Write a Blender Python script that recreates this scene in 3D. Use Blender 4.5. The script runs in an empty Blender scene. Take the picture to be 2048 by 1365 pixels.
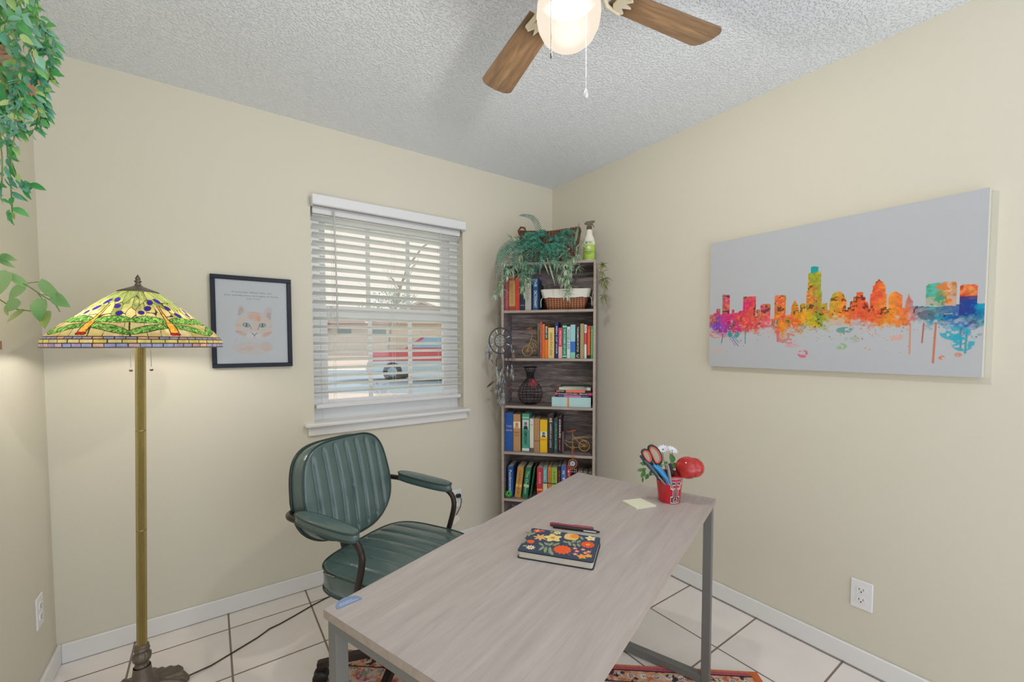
import bpy, math, random
import numpy as np
from mathutils import Vector, Matrix, Euler

scene = bpy.context.scene
COL = scene.collection
PI = math.pi

# ---------------------------------------------------------------- camera
CAM_POS = np.array([-2.0931, -2.4373, 1.2986])
CAM_M = np.array([[0.8158, -0.5784, -0.0012],      # right
                  [0.0248, 0.0329, 0.9991],        # up
                  [0.5779, 0.8151, -0.0412]])      # forward
cam_data = bpy.data.cameras.new('camera')
cam_data.sensor_width = 36.0
cam_data.lens = 853.46 / 2048 * 36.0
cam_data.shift_y = (724.4 - 682.5) / 2048
cam_data.clip_start = 0.02
cam_data.clip_end = 300
cam = bpy.data.objects.new('camera', cam_data)
COL.objects.link(cam)
_m = Matrix(((CAM_M[0][0], CAM_M[1][0], -CAM_M[2][0], CAM_POS[0]),
             (CAM_M[0][1], CAM_M[1][1], -CAM_M[2][1], CAM_POS[1]),
             (CAM_M[0][2], CAM_M[1][2], -CAM_M[2][2], CAM_POS[2]),
             (0, 0, 0, 1)))
cam.matrix_world = _m
scene.camera = cam


def at(px, py, depth):
    """point at a distance (metres along the view axis) measured from the photograph"""
    d = np.array([(px - 1024) / 853.46, (724.4 - py) / 853.46, 1.0]) @ CAM_M
    return tuple(float(v) for v in (CAM_POS + d * depth))


# ---------------------------------------------------------------- world, lights, exposure
def lin(c):
    if isinstance(c, str):
        c = c.lstrip('#')
        c = [int(c[i:i + 2], 16) / 255 for i in (0, 2, 4)]
    return tuple((v / 12.92 if v <= .04045 else ((v + .055) / 1.055) ** 2.4) for v in c[:3])


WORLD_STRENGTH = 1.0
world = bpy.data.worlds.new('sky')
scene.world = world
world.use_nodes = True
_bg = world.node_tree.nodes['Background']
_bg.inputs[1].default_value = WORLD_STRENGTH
# hazy sky: pale peach over the street, brighter neutral fill added behind the open-backed room
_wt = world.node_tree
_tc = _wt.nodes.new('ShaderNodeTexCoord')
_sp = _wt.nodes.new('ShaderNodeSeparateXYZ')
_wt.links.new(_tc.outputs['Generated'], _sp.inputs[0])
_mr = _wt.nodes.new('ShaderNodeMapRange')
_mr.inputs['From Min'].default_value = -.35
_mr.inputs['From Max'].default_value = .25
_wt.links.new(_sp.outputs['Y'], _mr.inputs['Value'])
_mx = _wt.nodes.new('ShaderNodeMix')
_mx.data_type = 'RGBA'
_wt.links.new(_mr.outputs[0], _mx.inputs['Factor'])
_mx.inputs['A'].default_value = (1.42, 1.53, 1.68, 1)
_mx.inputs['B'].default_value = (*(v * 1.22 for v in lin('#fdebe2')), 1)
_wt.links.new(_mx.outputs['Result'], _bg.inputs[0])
# lower half of the sky brightened, an added up-light for the ceiling
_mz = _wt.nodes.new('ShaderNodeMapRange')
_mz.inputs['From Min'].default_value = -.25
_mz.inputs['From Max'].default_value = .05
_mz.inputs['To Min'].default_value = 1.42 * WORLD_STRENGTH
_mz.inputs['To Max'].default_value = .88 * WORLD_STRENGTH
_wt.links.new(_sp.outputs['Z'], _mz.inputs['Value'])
_mh = _wt.nodes.new('ShaderNodeMapRange')           # sky dimmed towards the west to darken the right wall
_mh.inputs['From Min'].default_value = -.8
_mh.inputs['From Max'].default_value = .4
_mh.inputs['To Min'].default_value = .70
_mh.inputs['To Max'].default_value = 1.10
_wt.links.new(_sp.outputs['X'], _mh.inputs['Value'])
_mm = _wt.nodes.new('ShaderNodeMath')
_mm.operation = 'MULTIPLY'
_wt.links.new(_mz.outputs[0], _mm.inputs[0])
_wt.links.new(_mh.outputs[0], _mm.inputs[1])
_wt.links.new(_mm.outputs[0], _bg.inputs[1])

sun_d = bpy.data.lights.new('sun', 'SUN')
sun_d.energy = 2.2
sun_d.angle = math.radians(3)
sun_d.color = (1.0, .95, .88)
sun = bpy.data.objects.new('sun', sun_d)
COL.objects.link(sun)
sun.rotation_euler = Vector((-.8, .05, -.6)).to_track_quat('-Z', 'Y').to_euler()   # along the street, never straight into the room


def lamp_light(name, loc, power, color, radius, parent=None):
    d = bpy.data.lights.new(name, 'POINT')
    d.energy = power
    d.color = color
    d.shadow_soft_size = radius
    o = bpy.data.objects.new(name, d)
    COL.objects.link(o)
    o.location = loc
    if parent:
        o.parent = parent
    return o


FAN_POWER = 72.0
LAMP_POWER = 2.0

vs = scene.view_settings
vs.view_transform = 'Standard'
vs.look = 'None'
vs.gamma = 1.0
vs.exposure = 0.10
vs.use_curve_mapping = False

# ---------------------------------------------------------------- helpers: materials
MATS = {}


def new_mat(name):
    m = bpy.data.materials.new(name)
    m.use_nodes = True
    nt = m.node_tree
    b = nt.nodes['Principled BSDF']
    return m, nt, b


def mat(name, col, rough=.6, metal=0.0, spec=.5, bump=None, vary=None, emis=None, coat=0.0, sheen=0.0):
    """principled material; bump=(scale,strength,detail) vary=(scale,amount) noise-driven"""
    if name in MATS:
        return MATS[name]
    m, nt, b = new_mat(name)
    c = lin(col)
    b.inputs['Base Color'].default_value = (*c, 1)
    b.inputs['Roughness'].default_value = rough
    b.inputs['Metallic'].default_value = metal
    b.inputs['Specular IOR Level'].default_value = spec
    b.inputs['Coat Weight'].default_value = coat
    if emis:
        b.inputs['Emission Color'].default_value = (*c, 1)
        b.inputs['Emission Strength'].default_value = emis
    tc = nt.nodes.new('ShaderNodeTexCoord')
    v = vary or (12, .05)
    n = nt.nodes.new('ShaderNodeTexNoise')
    n.inputs['Scale'].default_value = v[0]
    n.inputs['Detail'].default_value = 4
    nt.links.new(tc.outputs['Object'], n.inputs['Vector'])
    mr = nt.nodes.new('ShaderNodeMapRange')
    mr.inputs['To Min'].default_value = 1 - v[1]
    mr.inputs['To Max'].default_value = 1 + v[1]
    nt.links.new(n.outputs['Fac'], mr.inputs['Value'])
    mx = nt.nodes.new('ShaderNodeVectorMath')
    mx.operation = 'SCALE'
    mx.inputs[0].default_value = c
    nt.links.new(mr.outputs[0], mx.inputs['Scale'])
    nt.links.new(mx.outputs[0], b.inputs['Base Color'])
    if bump:
        nb = nt.nodes.new('ShaderNodeTexNoise')
        nb.inputs['Scale'].default_value = bump[0]
        nb.inputs['Detail'].default_value = bump[2] if len(bump) > 2 else 3
        nt.links.new(tc.outputs['Object'], nb.inputs['Vector'])
        bp = nt.nodes.new('ShaderNodeBump')
        bp.inputs['Strength'].default_value = bump[1]
        bp.inputs['Distance'].default_value = .004
        nt.links.new(nb.outputs['Fac'], bp.inputs['Height'])
        nt.links.new(bp.outputs[0], b.inputs['Normal'])
    MATS[name] = m
    return m


def wood(name, c1, c2, axis=0, scale=1.0, rough=.5, stretch=14, c3=None, coat=0.0, bump=.15):
    """streaky wood grain running along the given local axis"""
    if name in MATS:
        return MATS[name]
    m, nt, b = new_mat(name)
    tc = nt.nodes.new('ShaderNodeTexCoord')
    mp = nt.nodes.new('ShaderNodeMapping')
    s = [stretch * scale] * 3
    s[axis] = scale
    mp.inputs['Scale'].default_value = s
    nt.links.new(tc.outputs['Object'], mp.inputs['Vector'])
    n1 = nt.nodes.new('ShaderNodeTexNoise')
    n1.inputs['Scale'].default_value = 3.0
    n1.inputs['Detail'].default_value = 8
    n1.inputs['Roughness'].default_value = .65
    n1.inputs['Distortion'].default_value = .6
    nt.links.new(mp.outputs[0], n1.inputs['Vector'])
    n2 = nt.nodes.new('ShaderNodeTexNoise')
    n2.inputs['Scale'].default_value = 14.0
    n2.inputs['Detail'].default_value = 3
    nt.links.new(mp.outputs[0], n2.inputs['Vector'])
    ad = nt.nodes.new('ShaderNodeMath')
    ad.operation = 'MULTIPLY_ADD'
    ad.inputs[1].default_value = .35
    nt.links.new(n2.outputs['Fac'], ad.inputs[0])
    nt.links.new(n1.outputs['Fac'], ad.inputs[2])
    cr = nt.nodes.new('ShaderNodeValToRGB')
    cr.color_ramp.elements[0].position = .45
    cr.color_ramp.elements[0].color = (*lin(c1), 1)
    cr.color_ramp.elements[1].position = .9
    cr.color_ramp.elements[1].color = (*lin(c2), 1)
    if c3:
        e = cr.color_ramp.elements.new(.68)
        e.color = (*lin(c3), 1)
    nt.links.new(ad.outputs[0], cr.inputs[0])
    nt.links.new(cr.outputs[0], b.inputs['Base Color'])
    b.inputs['Roughness'].default_value = rough
    b.inputs['Coat Weight'].default_value = coat
    bp = nt.nodes.new('ShaderNodeBump')
    bp.inputs['Strength'].default_value = bump
    bp.inputs['Distance'].default_value = .001
    nt.links.new(ad.outputs[0], bp.inputs['Height'])
    nt.links.new(bp.outputs[0], b.inputs['Normal'])
    MATS[name] = m
    return m


def painted(name, rough=.6, translucent=0.0, emit=0.0, bump=None, spec=.3, coat=0.0, sat=1.0):
    """colour comes from the mesh's own 'paint' attribute (print, dye, glass colour)"""
    if name in MATS:
        return MATS[name]
    m, nt, b = new_mat(name)
    a = nt.nodes.new('ShaderNodeAttribute')
    a.attribute_name = 'paint'
    nt.links.new(a.outputs['Color'], b.inputs['Base Color'])
    b.inputs['Roughness'].default_value = rough
    b.inputs['Specular IOR Level'].default_value = spec
    b.inputs['Coat Weight'].default_value = coat
    if bump:
        tc = nt.nodes.new('ShaderNodeTexCoord')
        nb = nt.nodes.new('ShaderNodeTexNoise')
        nb.inputs['Scale'].default_value = bump[0]
        nt.links.new(tc.outputs['Object'], nb.inputs['Vector'])
        bp = nt.nodes.new('ShaderNodeBump')
        bp.inputs['Strength'].default_value = bump[1]
        bp.inputs['Distance'].default_value = .002
        nt.links.new(nb.outputs['Fac'], bp.inputs['Height'])
        nt.links.new(bp.outputs[0], b.inputs['Normal'])
    if translucent:
        out = nt.nodes['Material Output']
        tr = nt.nodes.new('ShaderNodeBsdfTranslucent')
        nt.links.new(a.outputs['Color'], tr.inputs['Color'])
        mx = nt.nodes.new('ShaderNodeMixShader')
        mx.inputs[0].default_value = translucent
        nt.links.new(b.outputs[0], mx.inputs[1])
        nt.links.new(tr.outputs[0], mx.inputs[2])
        nt.links.new(mx.outputs[0], out.inputs['Surface'])
    MATS[name] = m
    return m


def leaf_mat(name, c1, c2, rough=.4, trans=.25, scale=25):
    if name in MATS:
        return MATS[name]
    m, nt, b = new_mat(name)
    out = nt.nodes['Material Output']
    tc = nt.nodes.new('ShaderNodeTexCoord')
    n = nt.nodes.new('ShaderNodeTexNoise')
    n.inputs['Scale'].default_value = scale
    nt.links.new(tc.outputs['Object'], n.inputs['Vector'])
    cr = nt.nodes.new('ShaderNodeValToRGB')
    cr.color_ramp.elements[0].position = .38
    cr.color_ramp.elements[0].color = (*lin(c1), 1)
    cr.color_ramp.elements[1].position = .62
    cr.color_ramp.elements[1].color = (*lin(c2), 1)
    nt.links.new(n.outputs['Fac'], cr.inputs[0])
    nt.links.new(cr.outputs[0], b.inputs['Base Color'])
    b.inputs['Roughness'].default_value = rough
    tr = nt.nodes.new('ShaderNodeBsdfTranslucent')
    nt.links.new(cr.outputs[0], tr.inputs['Color'])
    mx = nt.nodes.new('ShaderNodeMixShader')
    mx.inputs[0].default_value = trans
    nt.links.new(b.outputs[0], mx.inputs[1])
    nt.links.new(tr.outputs[0], mx.inputs[2])
    nt.links.new(mx.outputs[0], out.inputs['Surface'])
    MATS[name] = m
    return m


# ---------------------------------------------------------------- helpers: meshes
def frame_from(d):
    d = Vector(d).normalized()
    a = Vector((0, 0, 1)) if abs(d.z) < .9 else Vector((1, 0, 0))
    x = d.cross(a).normalized()
    y = d.cross(x).normalized()
    return x, y


class MB:
    """collects shapes and links them as ONE mesh object"""

    def __init__(self):
        self.v = []
        self.f = []
        self.s = []
        self.mi = []
        self.col = []          # optional per-vertex colour
        self.cur = 0
        self.c = None

    def _add(self, vs, fs, smooth=False):
        o = len(self.v)
        self.v.extend([tuple(map(float, p)) for p in vs])
        self.f.extend([tuple(i + o for i in f) for f in fs])
        self.s.extend([smooth] * len(fs))
        self.mi.extend([self.cur] * len(fs))
        self.col.extend([self.c] * len(vs))
        return self

    def box(self, x0, x1, y0, y1, z0, z1, M=None, bev=0.0):
        if bev > 0:
            b = min(bev, (x1 - x0) / 2.01, (y1 - y0) / 2.01, (z1 - z0) / 2.01)
            vs, fs = [], []
            idx = {}
            for sx in (0, 1):
                for sy in (0, 1):
                    for sz in (0, 1):
                        X = (x0, x1)[sx]
                        Y = (y0, y1)[sy]
                        Z = (z0, z1)[sz]
                        dx = b if sx == 0 else -b
                        dy = b if sy == 0 else -b
                        dz = b if sz == 0 else -b
                        for k, p in enumerate(((X, Y + dy, Z + dz), (X + dx, Y, Z + dz), (X + dx, Y + dy, Z))):
                            idx[(sx, sy, sz, k)] = len(vs)
                            vs.append(p)
            g = lambda a, b_, c, k: idx[(a, b_, c, k)]
            for s in (0, 1):
                q = [g(s, 0, 0, 0), g(s, 1, 0, 0), g(s, 1, 1, 0), g(s, 0, 1, 0)]
                fs.append(q if s else q[::-1])
                q = [g(0, s, 0, 1), g(1, s, 0, 1), g(1, s, 1, 1), g(0, s, 1, 1)]
                fs.append(q[::-1] if s else q)
                q = [g(0, 0, s, 2), g(1, 0, s, 2), g(1, 1, s, 2), g(0, 1, s, 2)]
                fs.append(q if s else q[::-1])
            for a in (0, 1):
                for c in (0, 1):
                    q = [g(a, c, 0, 0), g(a, c, 0, 1), g(a, c, 1, 1), g(a, c, 1, 0)]
                    fs.append(q if (a == c) else q[::-1])
                    q = [g(a, 0, c, 0), g(a, 1, c, 0), g(a, 1, c, 2), g(a, 0, c, 2)]
                    fs.append(q[::-1] if (a == c) else q)
                    q = [g(0, a, c, 1), g(1, a, c, 1), g(1, a, c, 2), g(0, a, c, 2)]
                    fs.append(q if (a == c) else q[::-1])
                    for d in (0, 1):
                        q = [g(a, c, d, 0), g(a, c, d, 1), g(a, c, d, 2)]
                        fs.append(q if (a + c + d) % 2 else q[::-1])
        else:
            vs = [(x0, y0, z0), (x1, y0, z0), (x1, y1, z0), (x0, y1, z0), (x0, y0, z1), (x1, y0, z1), (x1, y1, z1), (x0, y1, z1)]
            fs = [(0, 3, 2, 1), (4, 5, 6, 7), (0, 1, 5, 4), (1, 2, 6, 5), (2, 3, 7, 6), (3, 0, 4, 7)]
        if M is not None:
            vs = [tuple(M @ Vector(p)) for p in vs]
        return self._add(vs, fs)

    def tube(self, pts, r, n=8, closed=False, cap=True, smooth=True):
        pts = [Vector(p) for p in pts]
        N = len(pts)
        rs = r if isinstance(r, (list, tuple)) else [r] * N
        vs, fs = [], []
        X = None
        for i in range(N):
            if closed:
                d = pts[(i + 1) % N] - pts[(i - 1) % N]
            else:
                d = pts[min(i + 1, N - 1)] - pts[max(i - 1, 0)]
            if d.length < 1e-9:
                d = Vector((0, 0, 1))
            d.normalize()
            if X is None:
                X, Y = frame_from(d)
            else:
                X = (X - d * X.dot(d))
                X = X.normalized() if X.length > 1e-6 else frame_from(d)[0]
                Y = d.cross(X)
            for k in range(n):
                a = 2 * PI * k / n
                vs.append(pts[i] + X * math.cos(a) * rs[i] + Y * math.sin(a) * rs[i])
        M_ = N if closed else N - 1
        for i in range(M_):
            j = (i + 1) % N
            for k in range(n):
                k2 = (k + 1) % n
                fs.append((i * n + k, i * n + k2, j * n + k2, j * n + k))
        self._add(vs, fs, smooth)
        if cap and not closed:
            self._add([vs[k] for k in range(n)], [tuple(range(n))[::-1]])
            self._add([vs[(N - 1) * n + k] for k in range(n)], [tuple(range(n))])
        return self

    def lathe(self, prof, n=32, c=(0, 0, 0), smooth=True, flute=None, axis=None, cap=True):
        """prof = [(r,z)...]; flute=(count,depth)"""
        vs, fs = [], []
        for r, z in prof:
            for k in range(n):
                a = 2 * PI * k / n
                rr = r
                if flute:
                    rr = r - flute[1] * (.5 + .5 * math.cos(flute[0] * a))
                vs.append((rr * math.cos(a), rr * math.sin(a), z))
        if axis is not None:
            q = Vector((0, 0, 1)).rotation_difference(Vector(axis).normalized())
            vs = [tuple(q @ Vector(p)) for p in vs]
        vs = [(p[0] + c[0], p[1] + c[1], p[2] + c[2]) for p in vs]
        for i in range(len(prof) - 1):
            for k in range(n):
                k2 = (k + 1) % n
                fs.append((i * n + k, i * n + k2, (i + 1) * n + k2, (i + 1) * n + k))
        self._add(vs, fs, smooth)
        if cap:
            if prof[0][0] > 1e-4:
                self._add([vs[k] for k in range(n)], [tuple(range(n))[::-1]])
            if prof[-1][0] > 1e-4:
                o = (len(prof) - 1) * n
                self._add([vs[o + k] for k in range(n)], [tuple(range(n))])
        return self

    def ball(self, c, r, n=12, m=8, sc=(1, 1, 1)):
        prof = [(max(1e-5, r * math.sin(PI * i / m)), -r * math.cos(PI * i / m)) for i in range(m + 1)]
        o = len(self.v)
        self.lathe(prof, n, cap=False)
        for i in range(o, len(self.v)):
            p = self.v[i]
            self.v[i] = (p[0] * sc[0] + c[0], p[1] * sc[1] + c[1], p[2] * sc[2] + c[2])
        return self

    def torus(self, c, R, r, axis=(0, 0, 1), n=40, m=8, sc=(1, 1), M=None):
        x, y = frame_from(axis)
        pts = [Vector(c) + x * math.cos(2 * PI * i / n) * R * sc[0] + y * math.sin(2 * PI * i / n) * R * sc[1] for i in range(n)]
        return self.tube(pts, r, m, closed=True)

    def prism(self, poly, h0, h1, plane='xy', M=None):
        """poly 2D extruded from h0 to h1 along the axis left out of plane"""
        n = len(poly)
        ar = sum(poly[i][0] * poly[(i + 1) % n][1] - poly[(i + 1) % n][0] * poly[i][1] for i in range(n))
        if ar < 0:
            poly = poly[::-1]

        def P(a, b, h):
            return {'xy': (a, b, h), 'xz': (a, h, b), 'yz': (h, a, b)}[plane]
        vs = [P(a, b, h0) for a, b in poly] + [P(a, b, h1) for a, b in poly]
        fs = [tuple(range(n))[::-1], tuple(range(n, 2 * n))]
        for i in range(n):
            j = (i + 1) % n
            fs.append((i, j, n + j, n + i))
        if plane == 'xz':
            fs = [f[::-1] for f in fs]
        if M is not None:
            vs = [tuple(M @ Vector(p)) for p in vs]
        return self._add(vs, fs)

    def quad(self, a, b, c, d):
        return self._add([a, b, c, d], [(0, 1, 2, 3)])

    def grid(self, fn, nu, nv, smooth=True, closed_u=False):
        """fn(i,j)->xyz for i in 0..nu, j in 0..nv"""
        vs, fs = [], []
        cu = nu if closed_u else nu + 1
        for j in range(nv + 1):
            for i in range(cu):
                vs.append(fn(i, j))
        for j in range(nv):
            for i in range(nu):
                i2 = (i + 1) % cu
                fs.append((j * cu + i, j * cu + i2, (j + 1) * cu + i2, (j + 1) * cu + i))
        return self._add(vs, fs, smooth)

    def leaf(self, base, direction, normal, length, width, curl=.25, fold=.15, shape='oval', seg=5):
        """one leaf blade; direction base->tip, normal up"""
        d = Vector(direction).normalized()
        nrm = Vector(normal)
        nrm = nrm - d * nrm.dot(d)
        nrm = nrm.normalized() if nrm.length > 1e-5 else frame_from(d)[0]
        side = d.cross(nrm).normalized()
        b = Vector(base)
        vs, fs = [], []
        for i in range(seg + 1):
            t = i / seg
            if shape == 'heart':
                w = max(0, math.sin(PI * min(1, t * .93 + .09)) ** .75) * (1 - .35 * t) if t < 1 else 0
            elif shape == 'strap':
                w = min(1, t * 6 + .35) * (1 - t ** 3)
            else:
                w = math.sin(PI * min(1, t * .97 + .03)) ** .8 * (1 - .25 * t)
            w *= width / 2
            z = -curl * length * t * t
            p = b + d * length * t * (1 - .15 * curl * t) + nrm * z
            up = nrm * (w * fold * 2)
            vs += [p - side * w + up, p, p + side * w + up]
        for i in range(seg):
            o = i * 3
            fs += [(o, o + 1, o + 4, o + 3), (o + 1, o + 2, o + 5, o + 4)]
        return self._add(vs, fs, True)

    def build(self, name, mats, parent=None, loc=None, rot=None):
        me = bpy.data.meshes.new(name)
        me.from_pydata(self.v, [], self.f)
        if not isinstance(mats, (list, tuple)):
            mats = [mats]
        for m_ in mats:
            me.materials.append(m_)
        me.polygons.foreach_set('use_smooth', self.s)
        if len(mats) > 1:
            me.polygons.foreach_set('material_index', self.mi)
        if any(c is not None for c in self.col):
            at_ = me.color_attributes.new('paint', 'FLOAT_COLOR', 'POINT')
            arr = np.array([(*(c or (1, 1, 1)), 1.0) for c in self.col], dtype=np.float32)
            at_.data.foreach_set('color', arr.ravel())
        me.update()
        o = bpy.data.objects.new(name, me)
        COL.objects.link(o)
        if parent:
            o.parent = parent
        if loc:
            o.location = loc
        if rot:
            o.rotation_euler = rot
        return o


def curve(pts, n):
    """smooth path through points"""
    pts = [Vector(p) for p in pts]
    P_ = [pts[0]] + pts + [pts[-1]]
    out = []
    seg = len(pts) - 1
    for i in range(n + 1):
        s_ = i / n * seg
        k = min(int(s_), seg - 1)
        t = s_ - k
        p0, p1_, p2_, p3 = P_[k], P_[k + 1], P_[k + 2], P_[k + 3]
        out.append(.5 * ((2 * p1_) + (p2_ - p0) * t + (2 * p0 - 5 * p1_ + 4 * p2_ - p3) * t * t + (3 * p1_ - p0 - 3 * p2_ + p3) * t ** 3))
    return out


def arr_grid(name, P, C, material, parent=None, wrap=False, flip=False):
    """P (h,w,3) positions, C (h,w,3) sRGB colours -> one painted mesh"""
    h, w = P.shape[:2]
    me = bpy.data.meshes.new(name)
    idx = np.arange(h * w).reshape(h, w)
    if wrap:
        idx2 = np.concatenate([idx, idx[:, :1]], 1)
    else:
        idx2 = idx
    a = idx2[:-1, :-1].ravel()
    b = idx2[:-1, 1:].ravel()
    c = idx2[1:, 1:].ravel()
    d = idx2[1:, :-1].ravel()
    q = np.stack([a, b, c, d] if not flip else [a, d, c, b], 1).astype(np.int32)
    nf = len(q)
    me.vertices.add(h * w)
    me.vertices.foreach_set('co', P.reshape(-1).astype(np.float32))
    me.loops.add(nf * 4)
    me.loops.foreach_set('vertex_index', q.ravel())
    me.polygons.add(nf)
    me.polygons.foreach_set('loop_start', np.arange(0, nf * 4, 4, dtype=np.int32))
    me.polygons.foreach_set('loop_total', np.full(nf, 4, dtype=np.int32))
    me.polygons.foreach_set('use_smooth', np.ones(nf, dtype=bool))
    me.materials.append(material)
    me.update(calc_edges=True)
    at_ = me.color_attributes.new('paint', 'FLOAT_COLOR', 'POINT')
    C = np.clip(C.reshape(-1, 3), 0, 1)
    L = np.where(C <= .04045, C / 12.92, ((C + .055) / 1.055) ** 2.4)
    at_.data.foreach_set('color', np.concatenate([L, np.ones((len(L), 1))], 1).astype(np.float32).ravel())
    o = bpy.data.objects.new(name, me)
    COL.objects.link(o)
    if parent:
        o.parent = parent
    return o


_txt = {}


def text_verts(s, bold=False):
    """flat letter shapes normalised to a (w,h) box starting at 0"""
    if s in _txt:
        return _txt[s]
    cu = bpy.data.curves.new('t', 'FONT')
    cu.body = s
    cu.resolution_u = 2
    cu.offset = .02 if bold else .012
    ob = bpy.data.objects.new('t', cu)
    COL.objects.link(ob)
    dg = bpy.context.evaluated_depsgraph_get()
    dg.update()
    me = ob.evaluated_get(dg).to_mesh()
    v = np.array([x.co[:] for x in me.vertices]) if len(me.vertices) else np.zeros((1, 3))
    f = [tuple(p.vertices) for p in me.polygons]
    ob.evaluated_get(dg).to_mesh_clear()
    bpy.data.objects.remove(ob)
    bpy.data.curves.remove(cu)
    mn, mx_ = v.min(0), v.max(0)
    v = v - mn
    _txt[s] = (v, f, float(mx_[0] - mn[0]) or 1.0, float(mx_[1] - mn[1]) or 1.0)
    return _txt[s]


def add_text(mb, s, origin, ux, uy, width, height):
    """write s inside the rectangle origin + ux*width + uy*height"""
    v, f, w, h = text_verts(s)
    ux, uy, o = Vector(ux), Vector(uy), Vector(origin)
    sx, sy = width / w, height / h
    mb._add([o + ux * (p[0] * sx) + uy * (p[1] * sy) for p in v], f)


def tag(o, label=None, cat=None, group=None, kind=None):
    if label:
        o['label'] = label
    if cat:
        o['category'] = cat
    if group:
        o['group'] = group
    if kind:
        o['kind'] = kind
    return o


def thing(name, label, cat, loc=(0, 0, 0), rz=0.0, group=None):
    o = bpy.data.objects.new(name, None)
    o.empty_display_size = .05
    COL.objects.link(o)
    o.location = loc
    o.rotation_euler = (0, 0, rz)
    return tag(o, label, cat, group)


# ---------------------------------------------------------------- helpers: hand painting
def vnoise(h, w, cells, seed=0, octaves=4):
    rng = np.random.RandomState(seed)
    out = np.zeros((h, w))
    amp, tot = 1.0, 0.0
    cy = cells
    for o in range(octaves):
        ny, nx = int(cy) + 2, int(cy * w / h) + 2
        g = rng.rand(ny, nx)
        y = np.linspace(0, ny - 1.001, h)
        x = np.linspace(0, nx - 1.001, w)
        yi, xi = y.astype(int), x.astype(int)
        fy, fx = y - yi, x - xi
        fy, fx = fy * fy * (3 - 2 * fy), fx * fx * (3 - 2 * fx)
        a = g[yi][:, xi] * (1 - fx) + g[yi][:, xi + 1] * fx
        b = g[yi + 1][:, xi] * (1 - fx) + g[yi + 1][:, xi + 1] * fx
        out += amp * (a * (1 - fy[:, None]) + b * fy[:, None])
        tot += amp
        amp *= .55
        cy *= 2
    return out / tot


def hx(c):
    c = c.lstrip('#')
    return np.array([int(c[i:i + 2], 16) / 255 for i in (0, 2, 4)])


class Ras:
    """u 0..W, v 0..H in chosen units, origin bottom left"""

    def __init__(self, nx, ny, W, H, bg):
        self.a = np.zeros((ny, nx, 3)) + hx(bg)
        self.U, self.V = np.meshgrid(np.linspace(0, W, nx), np.linspace(0, H, ny))
        self.px = W / nx

    def put(self, m, col, al=1.0):
        c = hx(col) if isinstance(col, str) else col
        m = np.clip(m, 0, 1)[..., None] * al
        self.a = self.a * (1 - m) + c * m

    def poly(self, pts, col, al=1.0):
        self.put(self.pmask(pts), col, al)

    def pmask(self, pts):
        ins = np.zeros(self.U.shape, bool)
        n = len(pts)
        for i in range(n):
            x0, y0 = pts[i]
            x1, y1 = pts[(i + 1) % n]
            if y0 == y1:
                continue
            c = ((y0 > self.V) != (y1 > self.V)) & (self.U < (x1 - x0) * (self.V - y0) / (y1 - y0) + x0)
            ins ^= c
        return ins.astype(float)

    def emask(self, cx, cy, rx, ry, rot=0):
        c, s = math.cos(rot), math.sin(rot)
        x, y = self.U - cx, self.V - cy
        d = np.sqrt(((x * c + y * s) / rx) ** 2 + ((-x * s + y * c) / ry) ** 2)
        return np.clip((1 - d) * min(rx, ry) / self.px + .5, 0, 1)

    def ell(self, cx, cy, rx, ry, col, rot=0, al=1.0):
        self.put(self.emask(cx, cy, rx, ry, rot), col, al)

    def line(self, pts, w, col, al=1.0):
        m = np.zeros(self.U.shape)
        for (x0, y0), (x1, y1) in zip(pts[:-1], pts[1:]):
            dx, dy = x1 - x0, y1 - y0
            L = dx * dx + dy * dy + 1e-12
            t = np.clip(((self.U - x0) * dx + (self.V - y0) * dy) / L, 0, 1)
            d = np.hypot(self.U - x0 - t * dx, self.V - y0 - t * dy)
            m = np.maximum(m, np.clip((w / 2 - d) / self.px + .5, 0, 1))
        self.put(m, col, al)

# ================================================================= THE ROOM
W_ROOM, H_ROOM, Y_END = 2.627, 2.44, -3.4

m_wall = mat('wall_paint', '#ded8c7', rough=.75, spec=.25, bump=(55, .12, 4), vary=(1.5, .012))
m_trim = mat('trim_white', '#ecebe9', rough=.35, spec=.5, vary=(6, .012))
m_out = mat('outer_wall', '#cfc4ae', rough=.9)

# ceiling with a sprayed texture
m_ceil, nt, b = new_mat('ceiling_texture')
b.inputs['Base Color'].default_value = (*lin('#f4f8fe'), 1)
b.inputs['Roughness'].default_value = .8
tc = nt.nodes.new('ShaderNodeTexCoord')
n1 = nt.nodes.new('ShaderNodeTexNoise'); n1.inputs['Scale'].default_value = 105; n1.inputs['Detail'].default_value = 3
n2 = nt.nodes.new('ShaderNodeTexNoise'); n2.inputs['Scale'].default_value = 240; n2.inputs['Detail'].default_value = 2
for n in (n1, n2):
    nt.links.new(tc.outputs['Object'], n.inputs['Vector'])
mr = nt.nodes.new('ShaderNodeMapRange'); mr.interpolation_type = 'SMOOTHSTEP'
mr.inputs['From Min'].default_value = .47; mr.inputs['From Max'].default_value = .62
nt.links.new(n1.outputs['Fac'], mr.inputs['Value'])
ad = nt.nodes.new('ShaderNodeMath'); ad.operation = 'MULTIPLY_ADD'; ad.inputs[1].default_value = .5
nt.links.new(n2.outputs['Fac'], ad.inputs[0]); nt.links.new(mr.outputs[0], ad.inputs[2])
bp = nt.nodes.new('ShaderNodeBump'); bp.inputs['Strength'].default_value = .8; bp.inputs['Distance'].default_value = .0035
nt.links.new(ad.outputs[0], bp.inputs['Height']); nt.links.new(bp.outputs[0], b.inputs['Normal'])

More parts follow.
